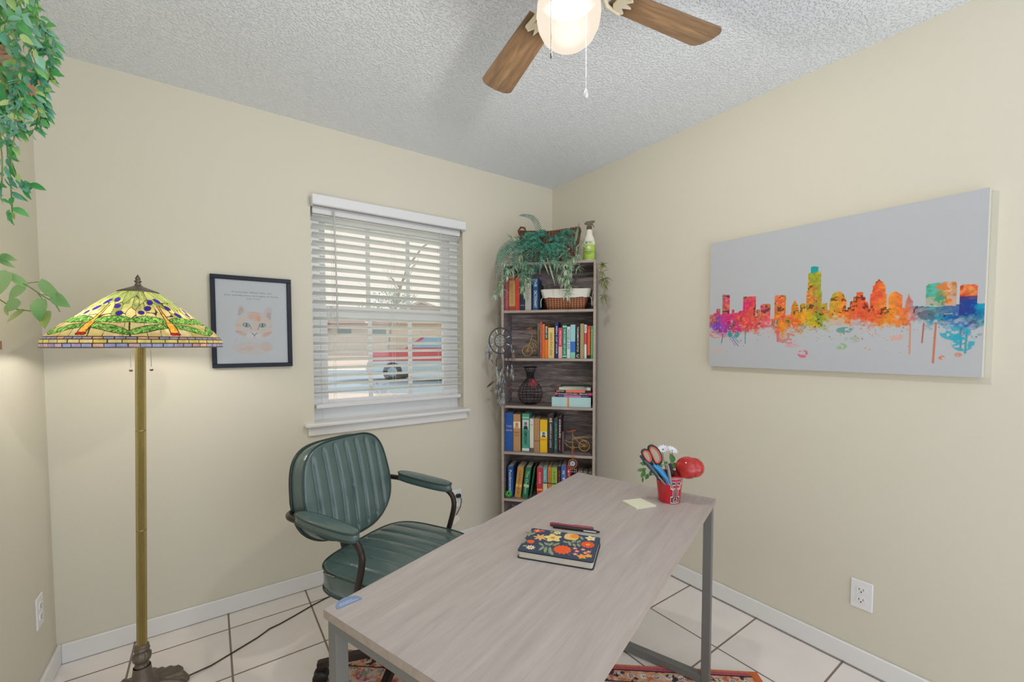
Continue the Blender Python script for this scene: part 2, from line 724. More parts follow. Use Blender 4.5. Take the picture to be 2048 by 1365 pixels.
# floor tiles
m_floor, nt, b = new_mat('floor_tile')
tc = nt.nodes.new('ShaderNodeTexCoord')
mp = nt.nodes.new('ShaderNodeMapping'); mp.inputs['Location'].default_value = (.354, .141, 0)
nt.links.new(tc.outputs['Object'], mp.inputs['Vector'])
br = nt.nodes.new('ShaderNodeTexBrick')
br.offset = 0; br.squash = 1
br.inputs['Scale'].default_value = 1
br.inputs['Brick Width'].default_value = .3392; br.inputs['Row Height'].default_value = .3392
br.inputs['Mortar Size'].default_value = .0042; br.inputs['Mortar Smooth'].default_value = .25
br.inputs['Color1'].default_value = (*lin('#f7efea'), 1); br.inputs['Color2'].default_value = (*lin('#f2eae5'), 1)
br.inputs['Mortar'].default_value = (*lin('#8c7a6c'), 1)
nt.links.new(mp.outputs[0], br.inputs['Vector'])
nz = nt.nodes.new('ShaderNodeTexNoise'); nz.inputs['Scale'].default_value = 9; nz.inputs['Detail'].default_value = 5
nt.links.new(tc.outputs['Object'], nz.inputs['Vector'])
mr = nt.nodes.new('ShaderNodeMapRange'); mr.inputs['To Min'].default_value = .94; mr.inputs['To Max'].default_value = 1.06
nt.links.new(nz.outputs['Fac'], mr.inputs['Value'])
vm = nt.nodes.new('ShaderNodeVectorMath'); vm.operation = 'SCALE'
nt.links.new(br.outputs['Color'], vm.inputs[0]); nt.links.new(mr.outputs[0], vm.inputs['Scale'])
nt.links.new(vm.outputs[0], b.inputs['Base Color'])
b.inputs['Roughness'].default_value = .42
b.inputs['Specular IOR Level'].default_value = .35
bp = nt.nodes.new('ShaderNodeBump'); bp.invert = True; bp.inputs['Strength'].default_value = .6; bp.inputs['Distance'].default_value = .002
nt.links.new(br.outputs['Fac'], bp.inputs['Height']); nt.links.new(bp.outputs[0], b.inputs['Normal'])

WX0, WX1, WZ0, WZ1 = -1.648, -.751, .872, 2.035        # window opening
w = MB()
w.box(-W_ROOM, WX0, 0, .13, 0, H_ROOM)
w.box(WX1, 0, 0, .13, 0, H_ROOM)
w.box(WX0, WX1, 0, .13, 0, WZ0)
w.box(WX0, WX1, 0, .13, WZ1, H_ROOM)
tag(w.build('wall_back', m_wall), kind='structure')
tag(MB().box(0, .13, Y_END, .13, 0, H_ROOM).build('wall_right', m_wall), kind='structure')
tag(MB().box(-W_ROOM - .13, -W_ROOM, Y_END, .13, 0, H_ROOM).build('wall_left', m_wall), kind='structure')
tag(MB().box(-W_ROOM - .13, .13, Y_END, .13, H_ROOM, H_ROOM + .1).build('ceiling', m_ceil), kind='structure')
tag(MB().box(-W_ROOM - .13, .13, Y_END, .13, -.1, 0).build('floor', m_floor), kind='structure')

BT, BH = .013, .083


def baseboard(name, x0, x1, y0, y1):
    b_ = MB().box(x0, x1, y0, y1, .002, BH, bev=.004)
    tag(b_.build(name, m_trim), kind='structure')


baseboard('baseboard_back', -W_ROOM + BT, -BT, -BT, 0)
baseboard('baseboard_right', -BT, 0, Y_END, 0)
baseboard('baseboard_left', -W_ROOM, -W_ROOM + BT, Y_END, 0)

# ---------------------------------------------------------------- window
win = thing('window_1', None, None, ((WX0 + WX1) / 2, 0, WZ0))
win['kind'] = 'structure'
wx, wz = (WX0 + WX1) / 2, WZ0
hw = (WX1 - WX0) / 2
m_vinyl = mat('window_vinyl', '#e9eaec', rough=.35, vary=(4, .01))
f = MB()   # outer frame
for (x0, x1, z0, z1) in ((-hw, -hw + .055, 0, WZ1 - WZ0), (hw - .055, hw, 0, WZ1 - WZ0), (-hw + .055, hw - .055, 0, .075), (-hw + .055, hw - .055, WZ1 - WZ0 - .05, WZ1 - WZ0)):
    f.box(x0, x1, .075, .128, z0, z1, bev=.002)
f.build('window_frame', m_vinyl, win)


def sash(name, zb, zt, y0, rail_b, rail_t):
    s = MB()
    x0, x1 = -hw + .05, hw - .05
    gx0, gx1 = -1.559 - wx, -.857 - wx
    s.box(x0, gx0, y0, y0 + .025, zb - wz, zt - wz, bev=.002)
    s.box(gx1, x1, y0, y0 + .025, zb - wz, zt - wz, bev=.002)
    s.box(gx0, gx1, y0, y0 + .025, zb - wz, rail_b - wz, bev=.002)
    s.box(gx0, gx1, y0, y0 + .025, rail_t - wz, zt - wz, bev=.002)
    o = s.build('sash', m_vinyl, win)
    mu = MB()
    for mx_ in (-1.322 - wx, -1.077 - wx):
        mu.box(mx_ - .011, mx_ + .011, y0 + .008, y0 + .02, rail_b - wz, rail_t - wz)
    mu.build('muntin', m_vinyl, o)
    m_g = MATS.get('pane_glass')
    if not m_g:
        m_g, nt, b = new_mat('pane_glass')
        tr = nt.nodes.new('ShaderNodeBsdfTransparent'); tr.inputs[0].default_value = (.93, .97, .96, 1)
        gl = nt.nodes.new('ShaderNodeBsdfGlossy'); gl.inputs['Roughness'].default_value = .02
        mx = nt.nodes.new('ShaderNodeMixShader'); mx.inputs[0].default_value = .06
        nt.links.new(tr.outputs[0], mx.inputs[1]); nt.links.new(gl.outputs[0], mx.inputs[2])
        nt.links.new(mx.outputs[0], nt.nodes['Material Output'].inputs['Surface'])
        MATS['pane_glass'] = m_g
    g = MB().box(gx0, gx1, y0 + .012, y0 + .016, rail_b - wz, rail_t - wz)
    g.build('pane', m_g, o)


sash('sash', 1.447, 1.99, .10, 1.513, 1.966)
sash('sash', .945, 1.513, .075, .993, 1.447)
# stool and apron
s = MB().box(-1.696 - wx, -.725 - wx, -.05, .075, .866 - wz, .886 - wz, bev=.005)
s.build('window_sill', m_trim, win)
s = MB().box(-1.679 - wx, -.735 - wx, -.019, -.001, .818 - wz, .866 - wz, bev=.003)
s.build('apron', m_trim, win)

# ---------------------------------------------------------------- window blind
blind = thing('window_blind', 'white slatted blind with a turning wand lowered over the window', 'blind', (wx, 0, .95))
m_val = mat('valance_white', '#e6e6e8', rough=.45, vary=(5, .01))
b_ = MB().box(-.448, .448, -.052, -.036, 2.018 - .95, 2.072 - .95, bev=.004)
b_.box(-.448, -.436, -.038, -.002, 2.018 - .95, 2.066 - .95)
b_.box(.436, .448, -.038, -.002, 2.018 - .95, 2.066 - .95)
b_.box(-.440, .440, -.036, -.030, 2.018 - .95, 2.060 - .95)
b_.build('valance', m_val, blind)
MB().box(-.437, .437, .012, .055, 1.99 - .95, 2.03 - .95, bev=.003).build('headrail', m_val, blind)
m_slat, nt, b = new_mat('slat_white')
b.inputs['Base Color'].default_value = (*lin('#f4f5f6'), 1); b.inputs['Roughness'].default_value = .4
tr = nt.nodes.new('ShaderNodeBsdfTranslucent'); tr.inputs[0].default_value = (*lin('#f2f4ea'), 1)
mx = nt.nodes.new('ShaderNodeMixShader'); mx.inputs[0].default_value = .42
nt.links.new(b.outputs[0], mx.inputs[1]); nt.links.new(tr.outputs[0], mx.inputs[2])
nt.links.new(mx.outputs[0], nt.nodes['Material Output'].inputs['Surface'])
sl = MB()
ta = math.radians(17)
NS = 22
zs = [1.975 - i * .0445 for i in range(NS)]
for z in zs:
    if z < 1.0:
        continue
    rows = []
    for k in range(5):                      # crowned slat section, room edge raised
        u = -.0245 + .049 * k / 4
        crown = .0025 * (1 - (u / .0245) ** 2)
        rows.append((.034 + u * math.cos(ta) + crown * math.sin(ta), -u * math.sin(ta) + crown * math.cos(ta)))
    vs, fs = [], []
    for x in (-.437, .437):
        for (yy, zz) in rows:
            vs.append((x, yy, z - .95 + zz))
        for (yy, zz) in rows:
            vs.append((x, yy, z - .95 + zz - .0026))
    for k in range(4):
        fs.append((k, k + 1, 10 + k + 1, 10 + k))
        fs.append((5 + k, 15 + k, 15 + k + 1, 5 + k + 1))
    fs += [(0, 10, 15, 5), (4, 9, 19, 14), (0, 5, 6, 1), (1, 6, 7, 2), (2, 7, 8, 3), (3, 8, 9, 4), (10, 11, 16, 15), (11, 12, 17, 16), (12, 13, 18, 17), (13, 14, 19, 18)]
    sl._add(vs, fs)
sl.build('slat', m_slat, blind)
MB().box(-.437, .437, .012, .052, .004, .026, bev=.004).build('bottom_rail', m_val, blind)
cd = MB()
for x in (-.335, .0, .30):
    for y in (.0105, .0565):
        cd.tube([(x, y, .02), (x, y, 1.05)], .0008, 5)
for z in zs[1:]:
    if z > 1.0:
        cd.tube([(-.335, .0105, z - .95 + .006), (-.327, .02, z - .95 - .004), (-.335, .034, z - .95 - .012)], .0009, 4)
cd.build('ladder_cord', mat('cord_white', '#e8e8e2', rough=.8), blind)
wd = MB().tube([(-.334, -.012, 1.062), (-.332, -.016, .90), (-.326, -.016, .44)], .0042, 6)
wd.ball((-.326, -.016, .437), .006, 8, 6)
wd.build('wand', mat('wand_grey', '#c9c8ca', rough=.2, spec=.6), blind)


# ---------------------------------------------------------------- wall outlets
m_plate = mat('plate_white', '#eeeeee', rough=.3, vary=(5, .01))
m_hole = mat('slot_dark', '#2a2622', rough=.7)


def outlet(label, loc, rz):
    t = thing('wall_outlet', label, 'outlet', loc, rz)
    MB().box(-.036, .036, -.006, 0, -.058, .058, bev=.003).build('cover_plate', m_plate, t)
    for zz in (-.02, .02):
        r = MB()
        r.prism([(.0165 * math.cos(a), zz + max(-.0125, min(.0125, .0165 * math.sin(a)))) for a in [2 * PI * k / 24 for k in range(24)]], -.0085, -.005, 'xz')
        ro = r.build('receptacle', m_plate, t)
        h = MB()
        h.box(-.0075, -.0055, -.0089, -.0084, zz - .001, zz + .008)
        h.box(.0055, .0075, -.0089, -.0084, zz, zz + .007)
        h.lathe([(.0026, 0), (.0026, .0004)], 10, (0, -.0089, zz - .0065), axis=(0, 1, 0))
        h.build('slot', m_hole, ro)
    MB().lathe([(.003, 0), (.003, .001)], 10, (0, -.007, 0), axis=(0, 1, 0)).build('screw', m_trim, t)
    return t


outlet('white double wall outlet on the right wall below the canvas print, nothing plugged in', (0, -1.889, .301), math.radians(-90))
outlet('white wall outlet on the window wall behind the chair armrest, black plug in it', (-.809, 0, .302), 0)
outlet('white double wall outlet on the left wall, seen edge-on beside the lamp', (-W_ROOM, -.196, .325), math.radians(90))

# ================================================================= OUTSIDE THE WINDOW
def gpt(px, d):
    """ground position straight out from the window at view depth d"""
    q = at(px, 689, d)
    return q[0], q[1]


m_grass = mat('lawn', '#9aa070', rough=.95, vary=(6, .35))
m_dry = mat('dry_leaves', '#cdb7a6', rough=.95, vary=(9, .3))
m_road = mat('asphalt', '#93a0a8', rough=.9, vary=(2, .08))
m_conc = mat('concrete', '#cfc6bc', rough=.9, vary=(3, .08))
GZ = -.15
fw = Vector((CAM_M[2][0], CAM_M[2][1], 0)).normalized()
rt = Vector((CAM_M[0][0], CAM_M[0][1], 0)).normalized()
# the street runs roughly across the view
def strip(name, mt, d0, d1, z0, z1, wdt=60, kind='structure'):
    o = Vector((CAM_POS[0], CAM_POS[1], 0))
    m = MB()
    A, B = o + fw * d0 - rt * wdt, o + fw * d0 + rt * wdt
    C_, D = o + fw * d1 + rt * wdt, o + fw * d1 - rt * wdt
    m._add([(A.x, A.y, z0), (B.x, B.y, z0), (C_.x, C_.y, z1), (D.x, D.y, z1), (A.x, A.y, z0 - .3), (B.x, B.y, z0 - .3), (C_.x, C_.y, z1 - .3), (D.x, D.y, z1 - .3)],
           [(0, 1, 2, 3), (7, 6, 5, 4), (0, 4, 5, 1), (1, 5, 6, 2), (2, 6, 7, 3), (3, 7, 4, 0)])
    return tag(m.build(name, mt), kind=kind)


strip('lawn', m_grass, 5.2, 10.6, GZ, GZ)
strip('verge', m_dry, 10.6, 12.6, GZ, GZ)
strip('street', m_road, 12.6, 24, GZ - .06, GZ - .06)
strip('far_sidewalk', m_conc, 24, 27, GZ, GZ + .08)
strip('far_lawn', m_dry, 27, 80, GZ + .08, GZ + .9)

# wooden fence across the street
m_fence = wood('fence_boards', '#b3a08e', '#d0bfae', axis=2, scale=.6, rough=.9)
fn = thing('fence', 'tan wooden board fence across the street seen through the blind', 'fence', (*gpt(700, 40), .2))
ang = math.atan2(rt.y, rt.x)
fn.rotation_euler = (0, 0, ang)
m = MB()
for i in range(110):
    x = -12 + i * .21
    m.box(x, x + .20, -.01, .01, .02, 2.05 + .02 * math.sin(i * 2.7))
m.build('board', m_fence, fn)
m = MB()
for z in (.4, 1.1, 1.8):
    m.box(-12, 11, .01, .06, z, z + .09)
m.build('rail', m_fence, fn)

# house
hs = thing('house', 'pale single-storey house with a gabled roof across the street', 'house', (*gpt(760, 50), .35), ang)
hs.scale = (1.45, 1.45, 1.45)
m_hw = mat('house_wall', '#e3d3bf', rough=.9)
m_roof = mat('house_roof', '#c9ada0', rough=.95, vary=(5, .15))
m_red = mat('house_brick', '#c48a84', rough=.9, vary=(12, .15))
MB().box(-4.6, 9, 0, 7, 0, 2.35).build('wall', m_hw, hs)
MB().box(-9.5, -4.6, -1.5, 7, 0, 2.5).build('brick_wing', m_red, hs)
m = MB()
m.prism([(-1, 2.3), (3.5, 4.0), (8.0, 2.3)], -.6, 7, 'xz')
m.prism([(-10, 2.5), (-9, 3.0), (-1.2, 3.0), (-.5, 2.3), (-4.2, 2.3)], -1.8, 7, 'xz')
m.build('roof', m_roof, hs)
m = MB()
for (a, b2) in (((-1.2, 2.15), (3.5, 3.95)), ((3.5, 3.95), (8.2, 2.15))):
    m.prism([a, b2, (b2[0], b2[1] + .2), (a[0], a[1] + .2)], -.72, -.6, 'xz')
m.build('fascia', m_conc, hs)
for x in (-3.4, -.6, 5.0):
    MB().box(x, x + 1.1, -.04, 0, .9, 1.9).build('window', mat('far_glass', '#7d9088', rough=.2), hs)

# red pickup
tk = thing('pickup_truck', 'red and silver pickup truck parked on the street outside the window', 'truck', (*gpt(893, 18.2), GZ - .06), ang)
m_redp = mat('truck_red', '#c8303a', rough=.25, coat=.5, vary=(2, .02))
m_silv = mat('truck_silver', '#b9c4c8', rough=.3, metal=.3)
m_tyre = mat('tyre', '#2c2c2e', rough=.8)
m_win2 = mat('truck_window', '#8fa6b4', rough=.1, metal=.2)
side = [(-3.0, .62), (-3.0, 1.18), (-2.75, 1.28), (-1.55, 1.34), (-.75, 1.88), (1.0, 1.92), (1.25, 1.30), (3.0, 1.28), (3.0, .62)]
MB().prism(side, -.92, .92, 'xz').build('body', m_redp, tk)
MB().prism([(-3.08, .42), (-3.08, .8), (-2.2, .84), (3.05, .84), (3.05, .45), (-2.5, .38)], -.95, .95, 'xz').build('lower_panel', m_silv, tk)
MB().prism([(-1.32, 1.38), (-.70, 1.80), (-.05, 1.83), (-.05, 1.38)], -.935, -.915, 'xz').build('side_window', m_win2, tk)
MB().prism([(.08, 1.38), (.08, 1.83), (.92, 1.84), (1.08, 1.38)], -.935, -.915, 'xz').build('side_window', m_win2, tk)
MB().prism([(-1.58, 1.36), (-.80, 1.88), (-.76, 1.86), (-1.5, 1.345)], -.80, .80, 'xz').build('windscreen', m_win2, tk)
MB().box(-3.14, -2.85, -.93, .93, .40, .62, bev=.04).build('bumper', m_silv, tk)
MB().box(-3.03, -2.86, -.94, -.6, .88, 1.12, bev=.03).build('headlight', m_win2, tk)
MB().box(.0, .18, -.95, -.93, 1.12, 1.16).build('door_handle', m_silv, tk)
for x in (-2.05, 1.95):
    for y in (-.86, .86):
        m = MB()
        m.lathe([(.01, -.11), (.36, -.11), (.40, -.08), (.40, .08), (.36, .11), (.01, .11)], 28, (x, y, .40), axis=(0, 1, 0))
        wo = m.build('wheel', m_tyre, tk)
        MB().lathe([(.005, -.125), (.17, -.125), (.20, -.108)], 20, (x, y - .0, .40), axis=(0, 1, 0)).build('rim', m_win2, wo)

# trees beyond
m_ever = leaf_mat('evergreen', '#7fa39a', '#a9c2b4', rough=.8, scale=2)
m_bark = mat('bark', '#a39a94', rough=.95)


def tree(label, loc, r, h, seed, bare=False):
    rng = random.Random(seed)
    t = thing('tree', label, 'tree', loc)
    m = MB()
    m.tube([(0, 0, 0), (.05, 0, h * .4), (0, .05, h * .8)], [.16, .12, .05], 8)
    tips = []
    for i in range(26 if bare else 14):
        a = rng.uniform(0, 2 * PI); z0 = rng.uniform(.25, .75) * h
        L = rng.uniform(.5, 1) * r
        p1 = Vector((math.cos(a) * L * .5, math.sin(a) * L * .5, z0 + L * .35))
        p2 = Vector((math.cos(a) * L, math.sin(a) * L, z0 + L * .8))
        m.tube([(0, 0, z0), p1, p2], [.05, .03, .008], 5)
        tips.append(p2)
        if bare:
            for k in range(4):
                q = p1 + Vector((rng.uniform(-1, 1), rng.uniform(-1, 1), rng.uniform(.1, 1.2))) * L * .4
                m.tube([p1, q], [.02, .006], 4)
    m.build('trunk', m_bark, t)
    if not bare:
        c = MB()
        for i in range(900):
            a, b2 = rng.uniform(0, 2 * PI), rng.uniform(-.2, 1) * PI / 2
            rr = r * rng.uniform(.6, 1)
            p = Vector((math.cos(a) * math.cos(b2) * rr, math.sin(a) * math.cos(b2) * rr, h * .45 + math.sin(b2) * rr * .8))
            c.leaf(p, (rng.uniform(-1, 1), rng.uniform(-1, 1), rng.uniform(-1, 1)), (0, 0, 1), .45, .28, seg=2)
        c.build('crown', m_ever, t)
    return t


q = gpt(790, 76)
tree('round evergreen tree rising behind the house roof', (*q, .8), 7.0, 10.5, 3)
q = gpt(640, 78)
tree('leafless tree left of the evergreen behind the house', (*q, .8), 3.5, 6.2, 5, True)
q = gpt(925, 78)
tree('leafless tree right of the evergreen behind the house', (*q, .7), 3.5, 5.6, 9, True)
q = gpt(775, 30)
tt = thing('tree', 'slanting bare tree trunk rising in front of the house, thin branches', 'tree', (*q, .1))
m = MB()
m.tube([(0, 0, 0), (.3, 0, 2.5), (1.0, .1, 5.2), (1.6, .1, 6.8), (2.8, .2, 8.4), (4.0, .2, 9.2)], [.13, .11, .1, .08, .06, .03], 8)
rng = random.Random(4)
for i in range(14):
    z = rng.uniform(2.2, 6.5)
    x = z * .2 + rng.uniform(-.1, .2)
    a = rng.choice((-1, 1))
    m.tube([(x, 0, z), (x + a * .7, 0, z + .7), (x + a * rng.uniform(1, 1.8), .1, z + rng.uniform(.9, 1.6))], [.035, .02, .006], 5)
m.build('trunk', m_bark, tt)

# ================================================================= BOOKCASE
m_shelf = wood('grey_oak', '#4c4245', '#c6b8b2', axis=0, scale=1.6, rough=.55, stretch=10, c3='#8a7d7c')
m_edge = wood('grey_oak_edge', '#a39488', '#b9ab9f', axis=0, scale=1.2, rough=.6, stretch=8)
SH = (-.587, -.197)
SA = math.radians(-48)
SW, SD, SHH = .585, .24, 1.804
ROWS = {'top': 1.804, 1: 1.511, 2: 1.211, 3: .911, 4: .615, 5: .312}


def SP(u, d, z):
    """bookcase frame: u along the front, d inwards from the front edge"""
    return (SH[0] + u * math.cos(SA) - d * math.sin(SA), SH[1] + u * math.sin(SA) + d * math.cos(SA), z)


bc = thing('bookcase', 'tall narrow grey wood bookcase set across the room corner', 'bookcase', (SH[0], SH[1], 0), SA)


def board(name, x0, x1, y0, y1, z0, z1, edge_faces=True):
    m = MB()
    m.box(x0, x1, y0 + .0008, y1, z0, z1)
    m.cur = 1
    m.box(x0, x1, y0, y0 + .0009, z0, z1)
    return m.build(name, [m_shelf, m_edge], bc)


T = .015
board('side_panel', 0, T, 0, SD, 0, SHH - T)
board('side_panel', SW - T, SW, 0, SD, 0, SHH - T)
board('top_panel', 0, SW, 0, SD, SHH - T, SHH)
for k in (1, 2, 3, 4, 5):
    board('shelf', T, SW - T, .002, SD - .006, ROWS[k] - T, ROWS[k])
board('shelf', T, SW - T, .002, SD - .006, .06, .075)
board('plinth', T, SW - T, .01, .022, 0, .06)
MB().box(T, SW - T, SD - .005, SD, .06, SHH - T).build('back_panel', m_shelf, bc)

# ================================================================= DESK
DZ = .718
dk = math.radians(19.2)

FARR = (-.5541, -1.5907)
L_dir = Vector((math.cos(dk), math.sin(dk), 0))
N_dir = Vector((math.sin(dk), -math.cos(dk), 0))       # towards the camera side
DL, DW = 1.229, .573
farR = Vector((FARR[0], FARR[1], 0))
org = farR - L_dir * DL - N_dir * DW                    # near-left corner of the top
desk = thing('desk', 'writing desk with pale pinkish-grey wood top and grey metal frame', 'desk', (org.x, org.y, 0), dk)
# local x along the long side, local y = away from N (so -y is the camera side)
m_dtop = wood('desk_wood', '#aaa09c', '#bfb6b2', axis=0, scale=1.0, rough=.42, stretch=12, c3='#b5aba7', bump=.06)
m_dedge = wood('desk_wood_edge', '#9d9084', '#b0a397', axis=0, scale=1.0, rough=.5, stretch=8, bump=.05)
m_metal = mat('frame_grey', '#777672', rough=.45, spec=.4, vary=(3, .02))
m = MB()
m.box(0, DL, -DW, 0, DZ - .019, DZ - .0008)
m.cur = 1
m.box(.0005, DL - .0005, -DW + .0005, -.0005, DZ - .0009, DZ)
m.build('desk_top', [m_dedge, m_dtop], desk)
LW, LS = .03, .03          # leg: along, across
ZB = .007
for k, x0 in enumerate((.006, DL - .006 - LW)):
    for y0 in (-DW + .006, -.006 - LS):
        MB().box(x0, x0 + LW, y0, y0 + LS, ZB, DZ - .02, bev=.0015).build('leg', m_metal, desk)
    MB().box(x0, x0 + LW, -DW + .006 + LS, -.006 - LS, ZB, ZB + .03, bev=.0015).build('foot_bar', m_metal, desk)
    MB().box(x0, x0 + LW, -DW + .006 + LS, -.006 - LS, DZ - .045, DZ - .02, bev=.0015).build('top_bar', m_metal, desk)
for y0 in (-.10, -DW + .07):
    MB().box(.036, DL - .036, y0, y0 + .03, DZ - .045, DZ - .02, bev=.001).build('stretcher', m_metal, desk)

# ================================================================= OFFICE CHAIR
ch = thing('office_chair', 'dark green ribbed leather swivel armchair behind the desk', 'chair', (-1.5, -.8366, 0), math.radians(-151))
m_leather = mat('green_leather', '#526865', rough=.27, spec=.7, bump=(24, .5, 8), vary=(9, .28), coat=.3)
m_pipe = mat('green_piping', '#2f4542', rough=.35, vary=(8, .05))
m_tube = mat('chair_tube', '#39302c', rough=.32, metal=.45, vary=(4, .05))
m_black = mat('chair_black', '#1a1a1b', rough=.45, vary=(4, .05))


def sup(a, hx_, hy, n):
    c, s_ = math.cos(a), math.sin(a)
    return (hx_ * abs(c) ** (2 / n) * (1 if c >= 0 else -1), hy * abs(s_) ** (2 / n) * (1 if s_ >= 0 else -1))


def cushion(name, hx_, hy, n, thick, nch, parent, place, taper=None, groove=.006, dome=.012, material=None, back_dome=.0):
    """soft ribbed pad; place(x,y,z)->parent-local point, z=0 back face, ribs run along y"""
    NA, NR = (360, 60) if nch else (110, 20)
    mb = MB()
    # evenly spaced directions around the outline
    dense = np.array([sup(2 * PI * i / 4000, 1, hy / hx_, n) for i in range(4001)])
    cum = np.r_[0, np.cumsum(np.hypot(*np.diff(dense, axis=0).T))]
    angs = np.interp(np.arange(NA) / NA * cum[-1], cum, np.arange(4001) * 2 * PI / 4000)

    def outline(a, k):
        x, y = sup(a, hx_ * k, hy * k, n)
        if taper:
            x, y = taper(x, y)
        return x, y

    def top(x, y, k):
        z = thick + dome * (1 - k ** 2)
        if nch:
            w_ = 2 * hx_ / nch
            ph = ((x + hx_) / w_) % 1.0
            d = min(ph, 1 - ph) * w_
            z -= groove * math.exp(-(d / .0055) ** 1.3) * min(1, max(0, (1 - k) / .12))
            z += .003 * (math.sin(PI * ph)) * min(1, (1 - k) / .15)
        return z
    rings = []
    for r in range(NR + 1):          # front face
        k = max(1e-3, (r / NR) ** .8) * .965
        rings.append([outline(a, k) for a in angs])
    vs = []
    for r, ring in enumerate(rings):
        k = (r / NR) ** .8
        vs.append([place(x, y, top(x, y, k)) for x, y in ring])
    for (kk, z) in ((.985, thick - .002), (1.0, thick - .008), (1.0, thick * .5), (1.0, .01), (.985, .003), (.95, -.001), (.6, -back_dome), (.02, -back_dome)):
        vs.append([place(*outline(a, kk), z) for a in angs])
    flat = [p for ring in vs for p in ring]
    fs = []
    for r in range(len(vs) - 1):
        for i in range(NA):
            j = (i + 1) % NA
            fs.append((r * NA + i, r * NA + j, (r + 1) * NA + j, (r + 1) * NA + i))
    mb._add(flat, fs, True)
    o = mb.build(name, material or m_leather, parent)
    pm = MB()
    for z in (thick - .003, .004):
        pts = [place(*outline(a, 1.006), z) for a in angs[::3]]
        pm.tube(pts, .0035, 6, closed=True)
    pm.build('piping', m_pipe, o)
    return o


# seat: local +y is forward
ST = .495
seat = cushion('seat', .245, .238, 4.2, .085, 7, ch, lambda x, y, z: (x, y + .02, ST - .09 + z - .02 * ((y + .0) / .24) ** 2 * (1 if y > 0 else 0)), groove=.007)
# backrest
tb = math.radians(11)
by0, bz0 = -.21, .50


def bplace(x, y, z):
    h = .219 + y
    fwd = z - .078
    return (x, by0 + fwd * math.cos(tb) - h * math.sin(tb), bz0 + h * math.cos(tb) + fwd * math.sin(tb))


def bshape(x, y):
    t = y / .192
    if t > 0:                       # slightly narrower towards the top
        return x * (1 - .09 * t), y
    return x * (1 - .22 * (-t) ** 2.6), y + .012 * (abs(x) / .225) ** 2 * (-t) ** 2


cushion('backrest', .225, .200, 3.9, .078, 8, ch, bplace, taper=bshape, groove=.010, back_dome=.004)
m = MB()
m.tube([bplace(*bshape(*sup(2 * PI * i / 96, .226, .201, 3.9)), .001) for i in range(96)], .0052, 6, closed=True)
m.build('back_shell_rim', m_tube, ch)
# arm tubes
for s_ in (1, -1):
    pts = [(.0, -.335, .655), (.14 * s_, -.335, .66), (.225 * s_, -.325, .664), (.262 * s_, -.29, .668), (.272 * s_, -.24, .668), (.272 * s_, -.12, .664),
           (.272 * s_, .006, .655), (.272 * s_, .050, .642), (.272 * s_, .072, .61), (.271 * s_, .070, .56), (.268 * s_, .042, .46), (.262 * s_, .032, .425), (.24 * s_, .028, .400), (.20 * s_, .025, .392), (.05 * s_, .025, .392)]
    MB().tube(curve(pts, 64), .0115, 12).build('arm_tube', m_tube, ch)
    pad = cushion('arm_pad', .031, .145, 2.7, .034, 0, ch, lambda x, y, z, s=s_: (.272 * s + x, -.088 + y, .668 - .03 * (y / .15) * .35 + z - .012), dome=.007)
# back support
m = MB()
m.tube([(0, -.05, .39), (0, -.22, .39), (0, -.29, .42), (0, -.315, .50), (0, -.325, .66)], .016, 10)
m.build('back_support', m_tube, ch)
MB().box(-.11, .11, -.11, .12, .372, .402, bev=.01).build('seat_plate', m_black, ch)
m = MB().lathe([(.025, .10), (.025, .25)], 20)
m.lathe([(.015, .25), (.015, .375)], 16)
m.build('gas_column', m_black, ch)
MB().lathe([(.05, .07), (.05, .105), (.03, .125), (.026, .13)], 24).build('base_hub', m_black, ch)
a0 = math.radians(158.7 + 151)
for k in range(5):
    a = a0 + k * 2 * PI / 5
    d = Vector((math.cos(a), math.sin(a), 0))
    sd = Vector((-math.sin(a), math.cos(a), 0))
    A, B = d * .03 + Vector((0, 0, .105)), d * .305 + Vector((0, 0, .085))
    m = MB()
    vs = []
    for (P, w_, h0, h1) in ((A, .019, .014, .013), (B, .014, .010, .008)):
        vs += [P - sd * w_ - Vector((0, 0, h0)), P + sd * w_ - Vector((0, 0, h0)), P + sd * w_ * .75 + Vector((0, 0, h1)), P - sd * w_ * .75 + Vector((0, 0, h1))]
    m._add(vs, [(0, 1, 2, 3)[::-1], (4, 5, 6, 7), (0, 4, 5, 1)[::-1], (1, 5, 6, 2)[::-1], (2, 6, 7, 3)[::-1], (3, 7, 4, 0)[::-1]])
    m.box(-.012, .012, -.012, .012, .055, .09, M=Matrix.Translation(d * .297) @ Matrix.Rotation(a, 4, 'Z'))
    arm = m.build('base_arm', m_tube, ch)
    c = MB()
    for q in (-.014, .014):
        c.lathe([(.005, -.008), (.026, -.008), (.028, 0), (.026, .008), (.005, .008)], 20, tuple(d * .297 + sd * q + Vector((0, 0, .035))), axis=sd)
    c.box(-.02, .02, -.007, .007, .035, .066, M=Matrix.Translation(d * .297) @ Matrix.Rotation(a, 4, 'Z'), bev=.004)
    c.build('caster', m_black, arm)
# woven tag on the seat piping (sitter's right)
tg = MB()
tg.box(-.030, .030, -.0006, .0006, -.006, .006)
tgo = tg.build('maker_tag', m_black, seat)
tgo.location = (.2475, -.105, ST - .008)
tgo.rotation_euler = (math.radians(20), 0, math.radians(90))
tt_ = MB()
add_text(tt_, 'fundraw', (-.025, -.0009, -.0035), (1, 0, 0), (0, 0, 1), .05, .007)
t_ = tt_.build('tag_lettering', m_plate, seat)
t_.location = tgo.location
t_.rotation_euler = tgo.rotation_euler

